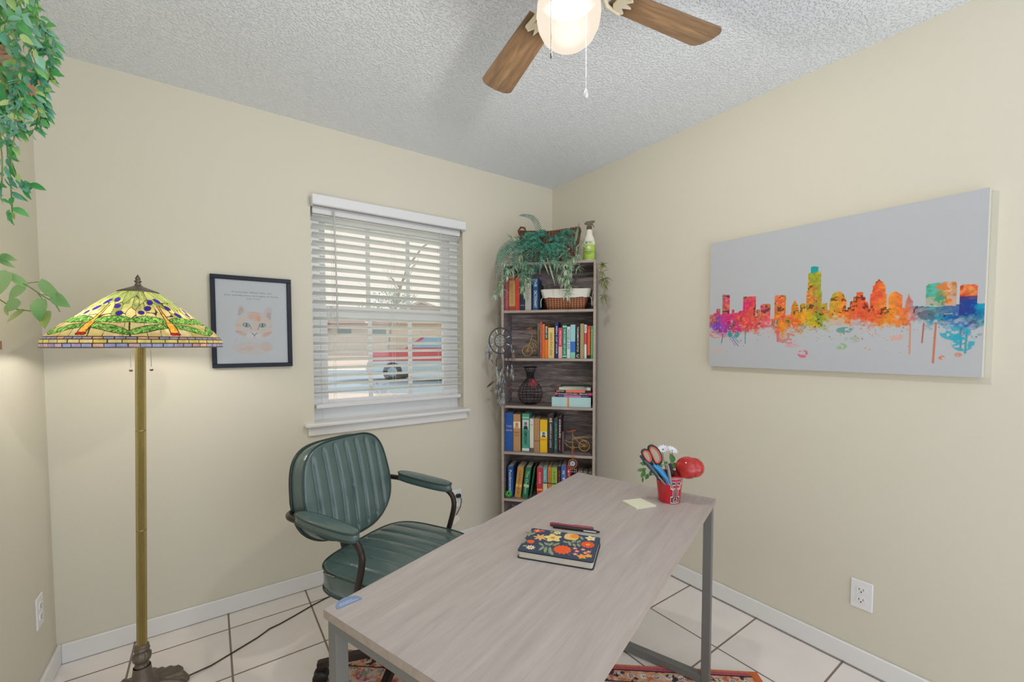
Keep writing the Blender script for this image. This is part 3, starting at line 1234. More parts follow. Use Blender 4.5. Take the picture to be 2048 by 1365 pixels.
# ================================================================= RUG
P1, P2 = Vector((-1.69, -.565, 0)), Vector((-.365, -1.664, 0))
RL = (P2 - P1).length
RWD = .62
ra = math.atan2((P2 - P1).y, (P2 - P1).x)
nx, ny = 640, 232
rs = Ras(nx, ny, RL, RWD, '#d9c2b0')
nzA = vnoise(ny, nx, 40, 1)
nzB = vnoise(ny, nx, 30, 2)
nzC = vnoise(ny, nx, 26, 3)
nzD = vnoise(ny, nx, 34, 8)
rs.put((nzA > .56) * 1.0, '#b5566a', .85)
rs.put((nzB > .60) * 1.0, '#d9824f', .85)
rs.put((nzC > .62) * 1.0, '#8ba08c', .85)
rs.put((nzD > .64) * 1.0, '#d8a8b0', .8)
edge = np.minimum(np.minimum(rs.U, RL - rs.U), np.minimum(rs.V, RWD - rs.V))
along = np.where(np.minimum(rs.U, RL - rs.U) < np.minimum(rs.V, RWD - rs.V), rs.V, rs.U)
band = (edge > .028) & (edge < .085)
rs.put(band * 1.0, '#d3a27c')
rs.put((band & (nzB > .55)) * 1.0, '#d9b9a4')
rs.put((band & (nzA > .58)) * 1.0, '#c9705c')
fl = (np.abs(((along / .048) % 1) - .5) * .048)
fd = np.hypot(fl, edge - .056)
rs.put((band & (fd < .013)) * 1.0, '#dfe0dc', .9)
rs.put((band & (fd > .006) & (fd < .009) & (nzA > .45)) * 1.0, '#2c2a3c', .9)
rs.put((band & (fd < .0035)) * 1.0, '#a04c40', .9)
rs.put((band & (nzC > .62)) * 1.0, '#3a3444', .9)
rs.put((((edge > .026) & (edge < .030)) | ((edge > .084) & (edge < .089))) * 1.0, '#2e2230')
rs.put((edge < .026) * 1.0, '#b85f6a')
rs.put((edge < .010) * 1.0, '#cf7a58')
rs.put(((rs.U < .03) | (rs.U > RL - .03)) * 1.0, '#d0703f', .9)
rs.a *= (.9 + .2 * vnoise(ny, nx, 90, 7))[..., None]
X = rs.U
Y = -(RWD - rs.V)
Z = np.full(X.shape, .0058) + .0008 * vnoise(ny, nx, 70, 5)
rug = thing('rug', 'multicoloured patterned runner rug lying under the desk and chair', 'rug', (P1.x, P1.y, 0), ra)
arr_grid('rug_pile', np.stack([X, Y, Z], -1), rs.a, painted('rug_wool', rough=.95, spec=.1), rug)
MB().box(-.001, RL + .001, -RWD - .001, .001, .0005, .0056).build('rug_backing', mat('rug_backing', '#c46a48', rough=.95), rug)

# ================================================================= FLOOR LAMP
LB, LT = Vector((-2.324, -.4063, 0)), Vector((.028, .003, 0))
lamp = thing('floor_lamp', 'brass floor lamp with a wide stained-glass dragonfly shade, lit', 'lamp', tuple(LB))
m_brass = mat('antique_brass', '#a3915a', rough=.36, metal=.6, vary=(9, .18))
m_bronze = mat('antique_bronze', '#756a5e', rough=.42, metal=.5, vary=(30, .35), bump=(60, .8, 6))


def lx(z):                          # the pole leans very slightly to the right
    return LT * (max(0, z - .12) / 1.17)


def lathe_lean(prof, n=40, flute=None):
    m = MB().lathe(prof, n, flute=flute)
    m.v = [(p[0] + lx(p[2]).x, p[1] + lx(p[2]).y, p[2]) for p in m.v]
    return m


# ornate base: scalloped disc with raised leaves
m = MB()
NA = 160
prof = [(.001, .0), (.122, .0), (.130, .006), (.131, .012), (.124, .020), (.110, .027), (.085, .032), (.060, .036), (.045, .046), (.036, .066), (.029, .092), (.0255, .118)]
def bf(i, j):
    r, z = prof[j]
    a = 2 * PI * i / NA
    if .05 < r:
        k = (r - .05) / .08
        r += k * (.007 * math.cos(9 * a) + .003 * math.sin(4 * a))
        if j > 3:
            z += .005 * math.sin(9 * a + r * 120) * math.sin(r * 90) + .003 * math.cos(27 * a)
    return (r * math.cos(a), r * math.sin(a), z)
m.grid(bf, NA, len(prof) - 1, closed_u=True)
m.build('lamp_base', m_bronze, lamp)
lathe_lean([(.021, .116), (.0225, .119), (.0225, .124), (.019, .127), (.0205, .133), (.0265, .142), (.0285, .152), (.0275, .162), (.021, .172), (.0165, .176)], 48, flute=(12, .0018)).build('stem_bulb', m_bronze, lamp)
lathe_lean([(.016, .174), (.0225, .177), (.0235, .181), (.0225, .185), (.0195, .187), (.021, .191), (.0205, .196), (.0155, .198)], 36).build('collar', m_bronze, lamp)
lathe_lean([(.0152, .196 + i * (1.30 - .196) / 24) for i in range(25)], 216, flute=(18, .0030)).build('pole', m_brass, lamp)
for z in (.62, .985):
    lathe_lean([(.0150, z), (.0156, z + .001), (.0156, z + .005), (.0150, z + .006)], 36).build('pole_joint', m_brass, lamp)
lathe_lean([(.006, 1.30), (.006, 1.50)], 12).build('stem', m_brass, lamp)

# the shade: profile bottom to top
SPROF = [(.2465, 1.291), (.2470, 1.303), (.2455, 1.314), (.239, 1.3235), (.228, 1.337), (.2165, 1.3515), (.197, 1.368), (.175, 1.386), (.150, 1.4075), (.125, 1.431), (.098, 1.4545), (.075, 1.472), (.053, 1.488)]
pr = np.array(SPROF)
dl = np.r_[0, np.cumsum(np.hypot(*np.diff(pr, axis=0).T))]
NTH, NV = 1260, 170
vv = np.linspace(0, 1, NV)
rr = np.interp(vv * dl[-1], dl, pr[:, 0])
zz = np.interp(vv * dl[-1], dl, pr[:, 1])
NSEC = 6
TH0 = math.radians(-86)                      # direction facing the camera side, first dragonfly offset below
th = np.linspace(0, 2 * PI, NTH, endpoint=False)
TH, VV = np.meshgrid(th, vv)
RR = rr[:, None] + 0 * TH
sec = ((TH * NSEC / (2 * PI)) % 1.0) - .5     # -.5 .. .5 across one dragonfly panel
sx = sec * (2 * PI / NSEC) * RR               # metres sideways from the body
L = dl[-1]
yv = VV * L                                   # metres up the slope
Cg = np.zeros((NV, NTH, 3)) + hx('#c9c27a')
lead = np.zeros((NV, NTH), bool)
LWD = .0015


def pal(n, cols):
    n = np.clip((n - .25) * 2, 0, .999) * (len(cols) - 1)
    i = n.astype(int)
    f_ = (n - i)[..., None]
    P_ = np.array([hx(c) for c in cols])
    return P_[i] * (1 - f_) + P_[np.minimum(i + 1, len(cols) - 1)] * f_


nA = vnoise(NV, NTH, 7, 11)
nB = vnoise(NV, NTH, 60, 12, 2)
nC = vnoise(NV, NTH, 26, 13)
# background glass pieces: irregular elongated panels between the bodies
rng = np.random.RandomState(5)
cells = []
for k in range(NSEC):
    for (s0, y0) in ((-.42, .10), (-.25, .13), (-.1, .105), (.12, .12), (.3, .10), (.45, .14), (-.36, .17), (-.18, .185), (.05, .175), (.22, .18), (.4, .185), (-.45, .225), (-.28, .23), (-.05, .235), (.18, .225), (.36, .235)):
        cells.append(((k + .5 + s0 + rng.uniform(-.05, .05)) / NSEC * 2 * PI, y0 + rng.uniform(-.012, .012), rng.rand()))
best = np.full(TH.shape, 9.0); second = best.copy(); cid = np.zeros(TH.shape)
for (ct, cy, cr_) in cells:
    dth = (TH - ct + PI) % (2 * PI) - PI
    d = np.hypot(dth * RR * 2.0 + (yv - cy) * .45 * math.sin(cr_ * 9), (yv - cy) * .55)
    m1 = d < best
    second = np.where(m1, best, np.minimum(second, d))
    cid = np.where(m1, cr_, cid)
    best = np.where(m1, d, best)
lead |= (second - best) < LWD * 1.5
yrel = np.clip((yv - .09) / .15, 0, 1)
warm = pal(np.clip(cid * .6 + .2 + (nA - .5) * .6, 0, 1), ['#e6dcaa', '#d6cc8a', '#e4cc9c', '#ece2ba', '#c8c27c'])
green = pal(np.clip(cid * .6 + .2 + (nA - .5) * .5, 0, 1), ['#8c9f62', '#a4ae6c', '#80935a', '#b4b67a', '#949f62'])
mixg = np.clip((yrel - .35) * 2.4 + (cid - .5) * 1.3, 0, 1)[..., None]
Cg = warm * (1 - mixg) + green * mixg


def region(mask, col, outline=None):
    global Cg, lead
    Cg = np.where(mask[..., None], col, Cg)
    lead &= ~mask
    if outline is not None:
        lead |= outline


def blob(px_, py_, rx, ry, rot=0.0, sgn=1):
    c, s_ = math.cos(rot), math.sin(rot)
    x, y = sx - px_ * sgn, yv - py_
    d = np.sqrt(((x * c + y * s_ * sgn) / rx) ** 2 + ((-x * s_ * sgn + y * c) / ry) ** 2)
    return d


speck = nB > .50
gcol = np.where(speck[..., None], hx('#4f9f45'), hx('#a7d478')) * (.75 + .5 * nC)[..., None]
for (wy0, wy1, h0) in ((.086, .052, .0145), (.110, .114, .0175)):
    for sg in (1, -1):
        half = (PI / NSEC) * RR
        t = np.clip(np.abs(sx) / half, 0, 1)
        cyl = wy0 + (wy1 - wy0) * t + .006 * np.sin(t * PI)
        hh = h0 * (np.clip(t * 3, 0, 1) ** .5) * np.clip((1.04 - t) * 5, .1, 1) ** .5 * (1 + .10 * np.sin(t * 13))
        d = np.abs(yv - cyl)
        mk = (d < hh) & (sx * sg > 0)
        region(mk, gcol, (np.abs(d - hh) < LWD) & (sx * sg > 0))
        lead |= mk & (np.abs(t - .52 + .1 * (yv - cyl) / .01) < .008)
# body
bw = .0085 * np.clip(1 - (yv - .05) / .19, .35, 1) + .0045 * ((yv > .055) & (yv < .105))
body = (np.abs(sx + .0) < bw) & (yv > .050) & (yv < .195)
ocol = pal(nC, ['#f7a325', '#ffc94a', '#ffe07a', '#f2932a'])
region(body, ocol, ((np.abs(np.abs(sx) - bw) < LWD) & (yv > .050) & (yv < .195)))
lead |= body & (np.abs((yv / .0088) % 1 - .5) < .07) & (yv > .10)
for sg in (1, -1):
    e = blob(.007, .048, .008, .0065, 0, sg)
    region(e < 1, hx('#d9304a') + 0 * Cg, (np.abs(e - 1) < .15))
# blue jewels
for (jx, jy, rx_, ry_, rt_) in ((.045, .150, .007, .0095, .3), (.030, .186, .0065, .009, .2), (-.034, .178, .0065, .011, -.4), (-.020, .212, .006, .012, -.3), (.012, .222, .006, .011, .3), (-.052, .155, .006, .008, 0)):
    k_ = RR / .14
    x, y = sx - jx * k_, yv - jy
    c, s_ = math.cos(rt_), math.sin(rt_)
    rx_, ry_ = rx_ * 1.25, ry_ * 1.2
    d = np.sqrt(((x * c + y * s_) / rx_) ** 2 + ((-x * s_ + y * c) / ry_) ** 2)
    hl = np.clip(1 - np.hypot(x / rx_ + .2, y / ry_ - .25) * 1.3, 0, 1)[..., None]
    region(d < 1, hx('#3a2fb0') * (1 - .0 * hl), np.abs(d - 1) < .16)
# rim rows of small rectangular pieces
rows_ = [(0, .0125, '#b9a9c4', 54, 0), (.0125, .0255, '#d3c67a', 44, .4), (.0255, .036, '#b3a8c8', 56, .2)]
for ri, (y0, y1, base, cnt, off) in enumerate(rows_):
    mk = (yv >= y0) & (yv < y1)
    ph = TH / (2 * PI) * cnt + off
    ci = ph.astype(int)
    rv = np.random.RandomState(20 + ri).rand(cnt + 3)[ci]
    pc = pal(rv, ['#a9a0d0', '#c8a9b8', '#e0b49a', '#b4a5cf', '#9aa8d8'] if ri != 1 else ['#d6cb7c', '#d9cf98', '#e2c084', '#cfca9c', '#d6cc70'])
    region(mk, pc * (.9 + .2 * nC)[..., None])
    lead |= mk & (np.abs(ph - np.round(ph)) * (2 * PI * .245 / cnt) < LWD * .9)
    lead |= (np.abs(yv - y0) < LWD) | (np.abs(yv - y1) < LWD)
lead |= (yv > L - .004)
Cg = np.clip(Cg, 0, 1) ** 1.35 * (.74 + .22 * nA)[..., None]
Cg = Cg * .84 + .16 * Cg.mean(-1, keepdims=True) * np.array([1.1, 1.0, .82])
Cg = np.where(lead[..., None], hx('#3a2c24'), Cg)
phi0 = math.radians(-61)      # body of the first dragonfly
A_ = TH + phi0 - PI / NSEC
P = np.stack([RR * np.cos(A_) + LT.x, RR * np.sin(A_) + LT.y, zz[:, None] + 0 * TH], -1)
m_glass = painted('stained_glass', rough=.25, translucent=.72, spec=.5)
arr_grid('lamp_shade', P, Cg, m_glass, lamp, wrap=True)
m = MB().torus((LT.x, LT.y, 1.2905), .2465, .0022, n=90, m=6)
m.build('shade_rim', m_bronze, lamp)
tp = LT
MB().lathe([(.058, 1.485), (.059, 1.488), (.050, 1.4925), (.030, 1.501), (.014, 1.508), (.010, 1.512)], 40, (tp.x, tp.y, 0)).build('shade_cap', m_bronze, lamp)
MB().lathe([(.004, 1.508), (.009, 1.512), (.010, 1.516), (.006, 1.519), (.0095, 1.523), (.0115, 1.527), (.006, 1.531), (.0085, 1.535), (.006, 1.540), (.003, 1.546), (.0005, 1.550)], 14, (tp.x, tp.y, 0), flute=(7, .0015)).build('finial', m_bronze, lamp)
# bulb sockets and pull chains
m_bulb = mat('lamp_bulb', '#fff1d8', emis=3.0)
for sg, zl in ((-1, 1.206), (1, 1.208)):
    cx_, cy_ = LT.x + sg * .030, LT.y - sg * .018
    MB().lathe([(.012, 1.36), (.014, 1.375), (.014, 1.40)], 16, (cx_ * 1.0, cy_, 0)).build('bulb_socket', m_brass, lamp)
    m = MB()
    m.ball((LT.x + sg * .062, LT.y - sg * .035, 1.395), .022, 14, 10)
    m.build('bulb', m_bulb, lamp)
    c = MB()
    n_ = 60
    for i in range(n_):
        c.ball((cx_, cy_, 1.36 - (1.36 - zl - .01) * i / n_), .0011, 6, 4)
    co = c.build('pull_chain', m_bronze, lamp)
    MB().ball((cx_, cy_, zl), .0058, 12, 8, (1, 1, .8)).build('chain_knob', m_bronze, co)
lamp_light('lamp_glow', (LT.x - .06, LT.y - .03, 1.37), LAMP_POWER, (1, .95, .87), .03, lamp)
lamp_light('lamp_glow', (LT.x + .06, LT.y + .03, 1.37), LAMP_POWER, (1, .95, .87), .03, lamp)
# cord lying on the floor
cord = [(-2.20, -.40, .012), (-2.12, -.372, .004), (-2.05, -.337, .0035), (-1.95, -.288, .0035), (-1.90, -.252, .0035), (-1.857, -.241, .0035), (-1.79, -.213, .0035), (-1.70, -.172, .0035), (-1.605, -.14, .0035), (-1.4, -.09, .0035), (-1.15, -.06, .0035), (-.95, -.05, .01), (-.90, -.035, .05), (-.868, -.02, .10)]
MB().tube(cord + [(-.849, -.012, .146)], .0028, 6).build('power_cord', mat('cord_brown', '#3b2a20', rough=.5), None)
pc_ = bpy.data.objects['power_cord']
tag(pc_, 'thin brown power cord running over the floor tiles from the lamp base', 'cord')
pl = thing('plug_cord', 'black plug and short dangling cord in the outlet by the bookcase', 'plug', (-.800, 0, .32))
MB().box(-.020, .012, -.030, -.0075, -.010, .012, bev=.004).build('plug', m_black, pl)
MB().tube([(.008, -.02, -.004), (.016, -.022, -.03), (.010, -.020, -.075), (-.004, -.016, -.10), (-.018, -.012, -.125)], .0026, 6).build('cord', m_black, pl)
tg = thing('paper_tag', 'small white paper tag on the dangling cord under the outlet', 'tag', (-.826, -.022, .170))
MB().box(-.026, .026, -.0006, .0006, -.020, .020, M=Matrix.Rotation(math.radians(-32), 4, 'Y')).build('tag_paper', mat('tag_paper', '#efeadc', rough=.8), tg)

# ================================================================= CEILING FAN
FC = (-1.300, -1.578)
fan = thing('ceiling_fan', 'ceiling fan with brown wood blades, cream fittings and a lit frosted bowl', 'ceiling fan', (FC[0], FC[1], H_ROOM))
m_cream = mat('fan_cream', '#efe3c8', rough=.35, vary=(8, .02))
m_blade = wood('fan_blade_wood', '#66503c', '#a98762', axis=0, scale=1.1, rough=.42, stretch=11, c3='#896a4c', coat=.2, bump=.05)
zb = 2.252 - H_ROOM
MB().lathe([(.065, 0), (.066, -.02), (.050, -.035), (.03, -.04)], 36).build('canopy', m_cream, fan)
MB().lathe([(.03, -.04), (.085, -.05), (.105, -.075), (.107, -.12), (.095, -.155), (.06, -.17)], 48).build('motor_housing', m_cream, fan)
MB().lathe([(.06, -.165), (.068, -.18), (.066, -.205), (.078, -.215), (.080, -.232), (.070, -.236)], 40).build('switch_housing', m_cream, fan)
for k, a in enumerate((79, -11, -101, 169)):
    a = math.radians(a)
    br_ = MB()
    for yy in (-.016, .016):
        br_.tube([(.075, yy * .4, -.15), (.11, yy * .8, -.155), (.14, yy * 1.5, zb - .004), (.185, yy * 1.9, zb - .006)], [.008, .0075, .007, .007], 8)
    br_.prism([(.150, -.010), (.165, -.026), (.188, -.030), (.196, -.022), (.178, -.008), (.205, 0), (.178, .008), (.196, .022), (.188, .030), (.165, .026), (.150, .010)], zb - .0095, zb - .004)
    ir = br_.build('blade_iron', m_cream, fan)
    ir.rotation_euler = (0, 0, a)
    # blade outline
    pts = []
    r0, r1 = .145, .520
    wr, wt = .043, .058
    pts += [(r0, -wr), (r1 - .026, -wt), (r1 - .013, -wt * .86), (r1 - .005, -wt * .62), (r1, 0), (r1 - .005, wt * .62), (r1 - .013, wt * .86), (r1 - .026, wt), (r0, wr)]
    b_ = MB().prism(pts, -.003, .003, 'xy')
    bo = b_.build('blade', m_blade, ir)
    bo.location = (0, 0, zb)
    bo.rotation_euler = (math.radians(11), 0, 0)
# frosted light bowl
prof = [(.064, -.216), (.072, -.225), (.0825, -.250), (.0845, -.276), (.080, -.304), (.068, -.328), (.050, -.344), (.027, -.354), (.0005, -.357)]
m_bowl, nt, b = new_mat('frosted_glass_lit')
nt.nodes.remove(b)
tc = nt.nodes.new('ShaderNodeTexCoord')
vd = nt.nodes.new('ShaderNodeVectorMath'); vd.operation = 'DISTANCE'
vd.inputs[1].default_value = (-.020, -.026, -.335)
nt.links.new(tc.outputs['Object'], vd.inputs[0])
mr = nt.nodes.new('ShaderNodeMapRange'); mr.interpolation_type = 'SMOOTHSTEP'
mr.inputs['From Min'].default_value = .016; mr.inputs['From Max'].default_value = .058
mr.inputs['To Min'].default_value = 1.35; mr.inputs['To Max'].default_value = .92
nt.links.new(vd.outputs['Value'], mr.inputs['Value'])
em = nt.nodes.new('ShaderNodeEmission'); em.inputs[0].default_value = (*lin('#fff0dc'), 1)
nt.links.new(mr.outputs[0], em.inputs[1])
df = nt.nodes.new('ShaderNodeBsdfPrincipled'); df.inputs['Base Color'].default_value = (*lin('#f5ead8'), 1); df.inputs['Roughness'].default_value = .3
ts = nt.nodes.new('ShaderNodeBsdfTransparent'); ts.inputs[0].default_value = (1, .98, .94, 1)
a1 = nt.nodes.new('ShaderNodeAddShader')
m0 = nt.nodes.new('ShaderNodeMixShader'); m0.inputs[0].default_value = .8
nt.links.new(em.outputs[0], a1.inputs[0])
nt.links.new(df.outputs[0], m0.inputs[2]); nt.links.new(ts.outputs[0], m0.inputs[1])
m0.inputs[0].default_value = .12
nt.links.new(m0.outputs[0], a1.inputs[1])
m1 = nt.nodes.new('ShaderNodeMixShader')
sz = nt.nodes.new('ShaderNodeSeparateXYZ')                       # upper glass made opaque to keep the bulb's light off the irons
nt.links.new(tc.outputs['Object'], sz.inputs[0])
mo = nt.nodes.new('ShaderNodeMapRange')
mo.inputs['From Min'].default_value = -.300
mo.inputs['From Max'].default_value = -.285
mo.inputs['To Min'].default_value = .22
mo.inputs['To Max'].default_value = .0
nt.links.new(sz.outputs['Z'], mo.inputs['Value'])
nt.links.new(mo.outputs[0], m1.inputs[0])
nt.links.new(ts.outputs[0], m1.inputs[2])
nt.links.new(em.outputs[0], m1.inputs[1])
nt.links.new(m1.outputs[0], nt.nodes['Material Output'].inputs['Surface'])
MB().lathe([(.001, -.240), (.0715, -.240), (.0715, -.236), (.001, -.236)], 40, cap=False).build('glare_plate', mat('glare_plate_dark', '#2b2622', rough=.9), fan)  # dark plate added to hide the glaring housing seen through the bowl
bowl = MB().lathe(prof, 56, cap=False).build('light_bowl', m_bowl, fan)
lamp_light('fan_bulb', (0, 0, -.325), FAN_POWER, (1, .975, .94), .03, fan)
# pull chains
p1 = at(1102, 116, 1.02); p2 = at(1172, 196, 1.06)
for (pe, knob, col_) in ((p1, 0, 'chain_brass'), (p2, 1, 'chain_white')):
    mt = mat(col_, '#8d6f45' if knob == 0 else '#ecebe8', rough=.4)
    c = MB()
    ze = pe[2] - H_ROOM
    x, y = pe[0] - FC[0], pe[1] - FC[1]
    k_ = .082 / math.hypot(x, y) if math.hypot(x, y) < .082 else 1
    nb = int((-.215 - ze) / .0032)
    for i in range(nb):
        c.ball((x, y, -.215 - i * .0032), .0013, 6, 4)
    c.tube([(x * .85, y * .85, -.212), (x, y, -.215)], .002, 5)
    co = c.build('pull_chain', mt, fan)
    if knob:
        MB().lathe([(.0015, ze + .022), (.004, ze + .016), (.0058, ze + .005), (.0045, ze), (.001, ze - .001)], 14, (x, y, 0)).build('chain_pull', m_trim, co)
    else:
        MB().lathe([(.001, ze + .012), (.0022, ze + .009), (.0022, ze), (.0005, ze - .002)], 10, (x, y, 0)).build('chain_end', m_bronze, co)

# ================================================================= CANVAS PRINT
cv = thing('canvas_print', 'wide canvas print of a colourful watercolour city skyline on the right wall', 'painting', (0, -1.255, 1.188), math.radians(-90))
CW, CH = .935, .613
nx, ny = 620, 410
rs = Ras(nx, ny, 1.0, 1.0, '#bfc1c5')
u_, v_ = rs.U, rs.V
asp = CW / CH
n1 = vnoise(ny, nx, 9, 31, 5); n2 = vnoise(ny, nx, 22, 32, 4); n3 = vnoise(ny, nx, 60, 33, 3); n4 = vnoise(ny, nx, 6, 34, 4)
stops = [(0, '#a75fc4'), (.05, '#8a4bb8'), (.1, '#d8418a'), (.18, '#e0406a'), (.22, '#e8614f'), (.29, '#ef6a7c'), (.34, '#f08a2e'), (.41, '#ee9a2c'), (.46, '#d8b52c'), (.50, '#8fa83a'), (.55, '#c9a53a'), (.59, '#f0923a'), (.67, '#ea6040'), (.72, '#f29a3c'), (.77, '#e97a40'), (.81, '#c98a90'), (.85, '#3fa0b4'), (.90, '#2a86c0'), (.96, '#1e5fae'), (1, '#2598b8')]
xs_ = [s_[0] for s_ in stops]
cs_ = np.array([hx(s_[1]) for s_ in stops])
uw = np.clip(u_ + (n1 - .5) * .13, 0, 1)
colr = np.stack([np.interp(uw, xs_, cs_[:, k]) for k in range(3)], -1)
alt = pal(n2, ['#e8532e', '#f2b632', '#d63a6c', '#f08030', '#8cae3a', '#e65a88'])
am = np.clip((n4 - .52) * 7, 0, 1)[..., None] * np.where(u_ < .84, .65, .25)[..., None]
colr = colr * (1 - am) + alt * am
colr = colr * (.82 + .36 * n3)[..., None]
dk_ = (((n2 > .62) & (n3 > .5)) & (u_ < .95)) * 1.0
colr = colr * (1 - .45 * dk_[..., None])
bl = {'a': [(.068, .35), (.068, .585), (.07, .575), (.108, .568), (.108, .35)], 'b': [(.02, .35), (.02, .431), (.036, .431), (.036, .466), (.057, .463), (.057, .35)],
      'c': [(.119, .35), (.119, .451), (.132, .451), (.132, .35)], 'c2': [(.108, .35), (.108, .42), (.15, .425), (.16, .44), (.18, .44), (.18, .35)], 'd': [(.176, .35), (.176, .545), (.236, .538), (.236, .35)],
      'd2': [(.24, .38), (.24, .44), (.258, .44), (.258, .38)], 'e': [(.259, .35), (.259, .470), (.265, .478), (.304, .474), (.304, .35)], 'f': [(.322, .3), (.322, .524), (.327, .534), (.37, .527), (.37, .3)],
      'g': [(.39, .3), (.396, .45), (.403, .47), (.409, .488), (.416, .468), (.424, .445), (.43, .3)], 'h': [(.431, .3), (.431, .455), (.44, .463), (.453, .457), (.455, .3)],
      'i': [(.455, .3), (.455, .54), (.459, .545), (.459, .662), (.469, .664), (.469, .703), (.478, .708), (.499, .70), (.499, .67), (.509, .66), (.509, .54), (.514, .535), (.514, .3)],
      'i2': [(.514, .3), (.514, .45), (.535, .452), (.54, .3)], 'j': [(.543, .3), (.543, .468), (.551, .49), (.553, .508), (.566, .52), (.582, .522), (.592, .505), (.596, .485), (.603, .465), (.603, .3)],
      'k': [(.609, .3), (.609, .415), (.616, .418), (.617, .452), (.627, .454), (.628, .480), (.637, .482), (.638, .508), (.659, .506), (.66, .476), (.667, .475), (.668, .446), (.675, .444), (.681, .41), (.682, .3)],
      'l': [(.682, .3), (.682, .488), (.689, .492), (.691, .540), (.697, .545), (.698, .56), (.706, .572), (.709, .578), (.712, .572), (.722, .558), (.724, .545), (.73, .538), (.731, .486), (.736, .482), (.736, .3)],
      'm': [(.740, .3), (.740, .472), (.75, .486), (.760, .496), (.772, .484), (.782, .468), (.784, .3)], 'n': [(.79, .35), (.792, .431), (.798, .455), (.801, .482), (.804, .455), (.813, .43), (.815, .35)],
      'o': [(.849, .40), (.849, .512), (.856, .522), (.90, .527), (.926, .522), (.930, .508), (.930, .39)], 'q': [(.938, .33), (.938, .496), (.944, .503), (.975, .500), (.982, .49), (.982, .33)]}
mk = np.zeros(u_.shape)
for k_, pts in bl.items():
    mk = np.maximum(mk, rs.pmask(pts))
top_e = np.interp(u_, [0, .07, .2, .3, .45, .6, .75, .82, .88, .93, 1], [.42, .42, .40, .36, .41, .40, .39, .40, .39, .40, .395])
bot_e = np.interp(u_, [0, .07, .12, .19, .3, .34, .46, .57, .67, .76, .82, .89, .94, 1], [.27, .24, .30, .27, .31, .25, .29, .30, .27, .28, .31, .29, .24, .26])
bot_e = bot_e + (n1 - .5) * .16 + (n3 - .5) * .09
g_ = (v_ < top_e) & (v_ > bot_e)
mk = np.maximum(mk, g_ * 1.0)
fade = np.clip((v_ - bot_e) / .05, .25, 1)
holes = ((n3 > .64) & (v_ < .35) & (n2 > .5)) * .7
rs.put(mk * fade * (1 - holes), colr)
rs.poly([(.469, .66), (.469, .703), (.478, .708), (.499, .70), (.499, .67)], '#2aa3a0')
rs.put(rs.pmask(bl['o']), pal(n2, ['#e4502e', '#f0923a', '#d8b090', '#e8703a']) * (.8 + .4 * n3)[..., None], .95)
rs.put(rs.pmask(bl['o']) * np.clip((.905 - u_) / .03 + (n1 - .5) * 3, 0, 1), pal(n2, ['#2f9aa8', '#3fae7a', '#58c0c4', '#2f8f5a']), .9)
rs.put(rs.pmask(bl['o']) * (v_ < .445) * (n2 > .42), '#c9b0a0', .8)
rs.put(rs.emask(.905, .50, .03, .02) * (n1 > .45), '#ee7a34', .8)
rs.put(rs.pmask(bl['q']) * (v_ > .42), pal(n2, ['#d8402c', '#f09a4a', '#e8603a', '#c83a3a']) * (.85 + .3 * n3)[..., None], .95)
rs.put(rs.pmask(bl['q']) * (v_ < .44) * (n2 > .4), '#2a3a8c', .7)
rs.put(((v_ > .398) & (v_ < .52) & (u_ > .931) & (u_ < .937)) * 1.0, '#c4c6c9')
rs.put(rs.emask(.86, .345, .03, .03) * (n2 > .4), '#5b6a78', .7)
for (x0, y0, x1, y1, w_, c_) in ((.808, .30, .809, .121, .005, '#d98a6a'), (.846, .30, .843, .187, .004, '#b04a3a'), (.879, .30, .875, .072, .006, '#cf6a48'), (.943, .27, .945, .16, .004, '#5a6a6a'), (.959, .25, .957, .13, .006, '#3f9aa0'), (.189, .30, .189, .185, .004, '#2f8a8a'),
                               (.340, .28, .341, .20, .012, '#e0607a'), (.10, .28, .155, .165, .004, '#6a5aa8'), (.09, .28, .14, .17, .003, '#8a5ab8'), (.11, .27, .16, .19, .004, '#3f8a9a'), (.075, .26, .068, .19, .004, '#6a3a6a')):
    rs.line([(x0, y0), (x1, y1)], w_, c_, .8)
for (x, y, rx_, ry_, c_) in ((.447, .112, .022, .028, '#e0607a'), (.59, .165, .02, .02, '#8ab878'), (.898, .103, .009, .012, '#e07a48'), (.95, .19, .03, .05, '#35a8c0'), (.93, .24, .04, .04, '#35a8c0'), (.63, .21, .03, .02, '#a8b8a8'), (.13, .255, .03, .03, '#2f9a9a'), (.04, .26, .04, .03, '#ea8070'), (.38, .22, .04, .04, '#d08070'), (.05, .13, .03, .03, '#d8b8b0'), (.77, .22, .02, .02, '#e0a8a0'), (.94, .12, .01, .012, '#d88a70'), (.6, .27, .03, .02, '#5a9a90'), (.4, .17, .03, .015, '#d8a0b0')):
    rs.put(rs.emask(x, y, rx_, ry_) * (n3 > .45), c_, .8)
rng = np.random.RandomState(8)
for i in range(150):
    x, y = rng.rand(), .30 - abs(rng.randn()) * .055
    rs.ell(x, y, rng.uniform(.001, .0035), rng.uniform(.001, .005), np.array(colr[200, int(x * (nx - 1))]), al=.8)
P = np.stack([u_ * CW, np.full(u_.shape, -.0352), v_ * CH], -1)
cb = MB()
cb.box(0, CW, -.035, -.002, 0, CH)
cb.build('stretched_canvas', mat('canvas_side', '#dcd6c8', rough=.9, bump=(300, .2)), cv)
arr_grid('printed_face', P, rs.a, painted('canvas_paint', rough=.8, spec=.15, bump=(350, .15)), cv)

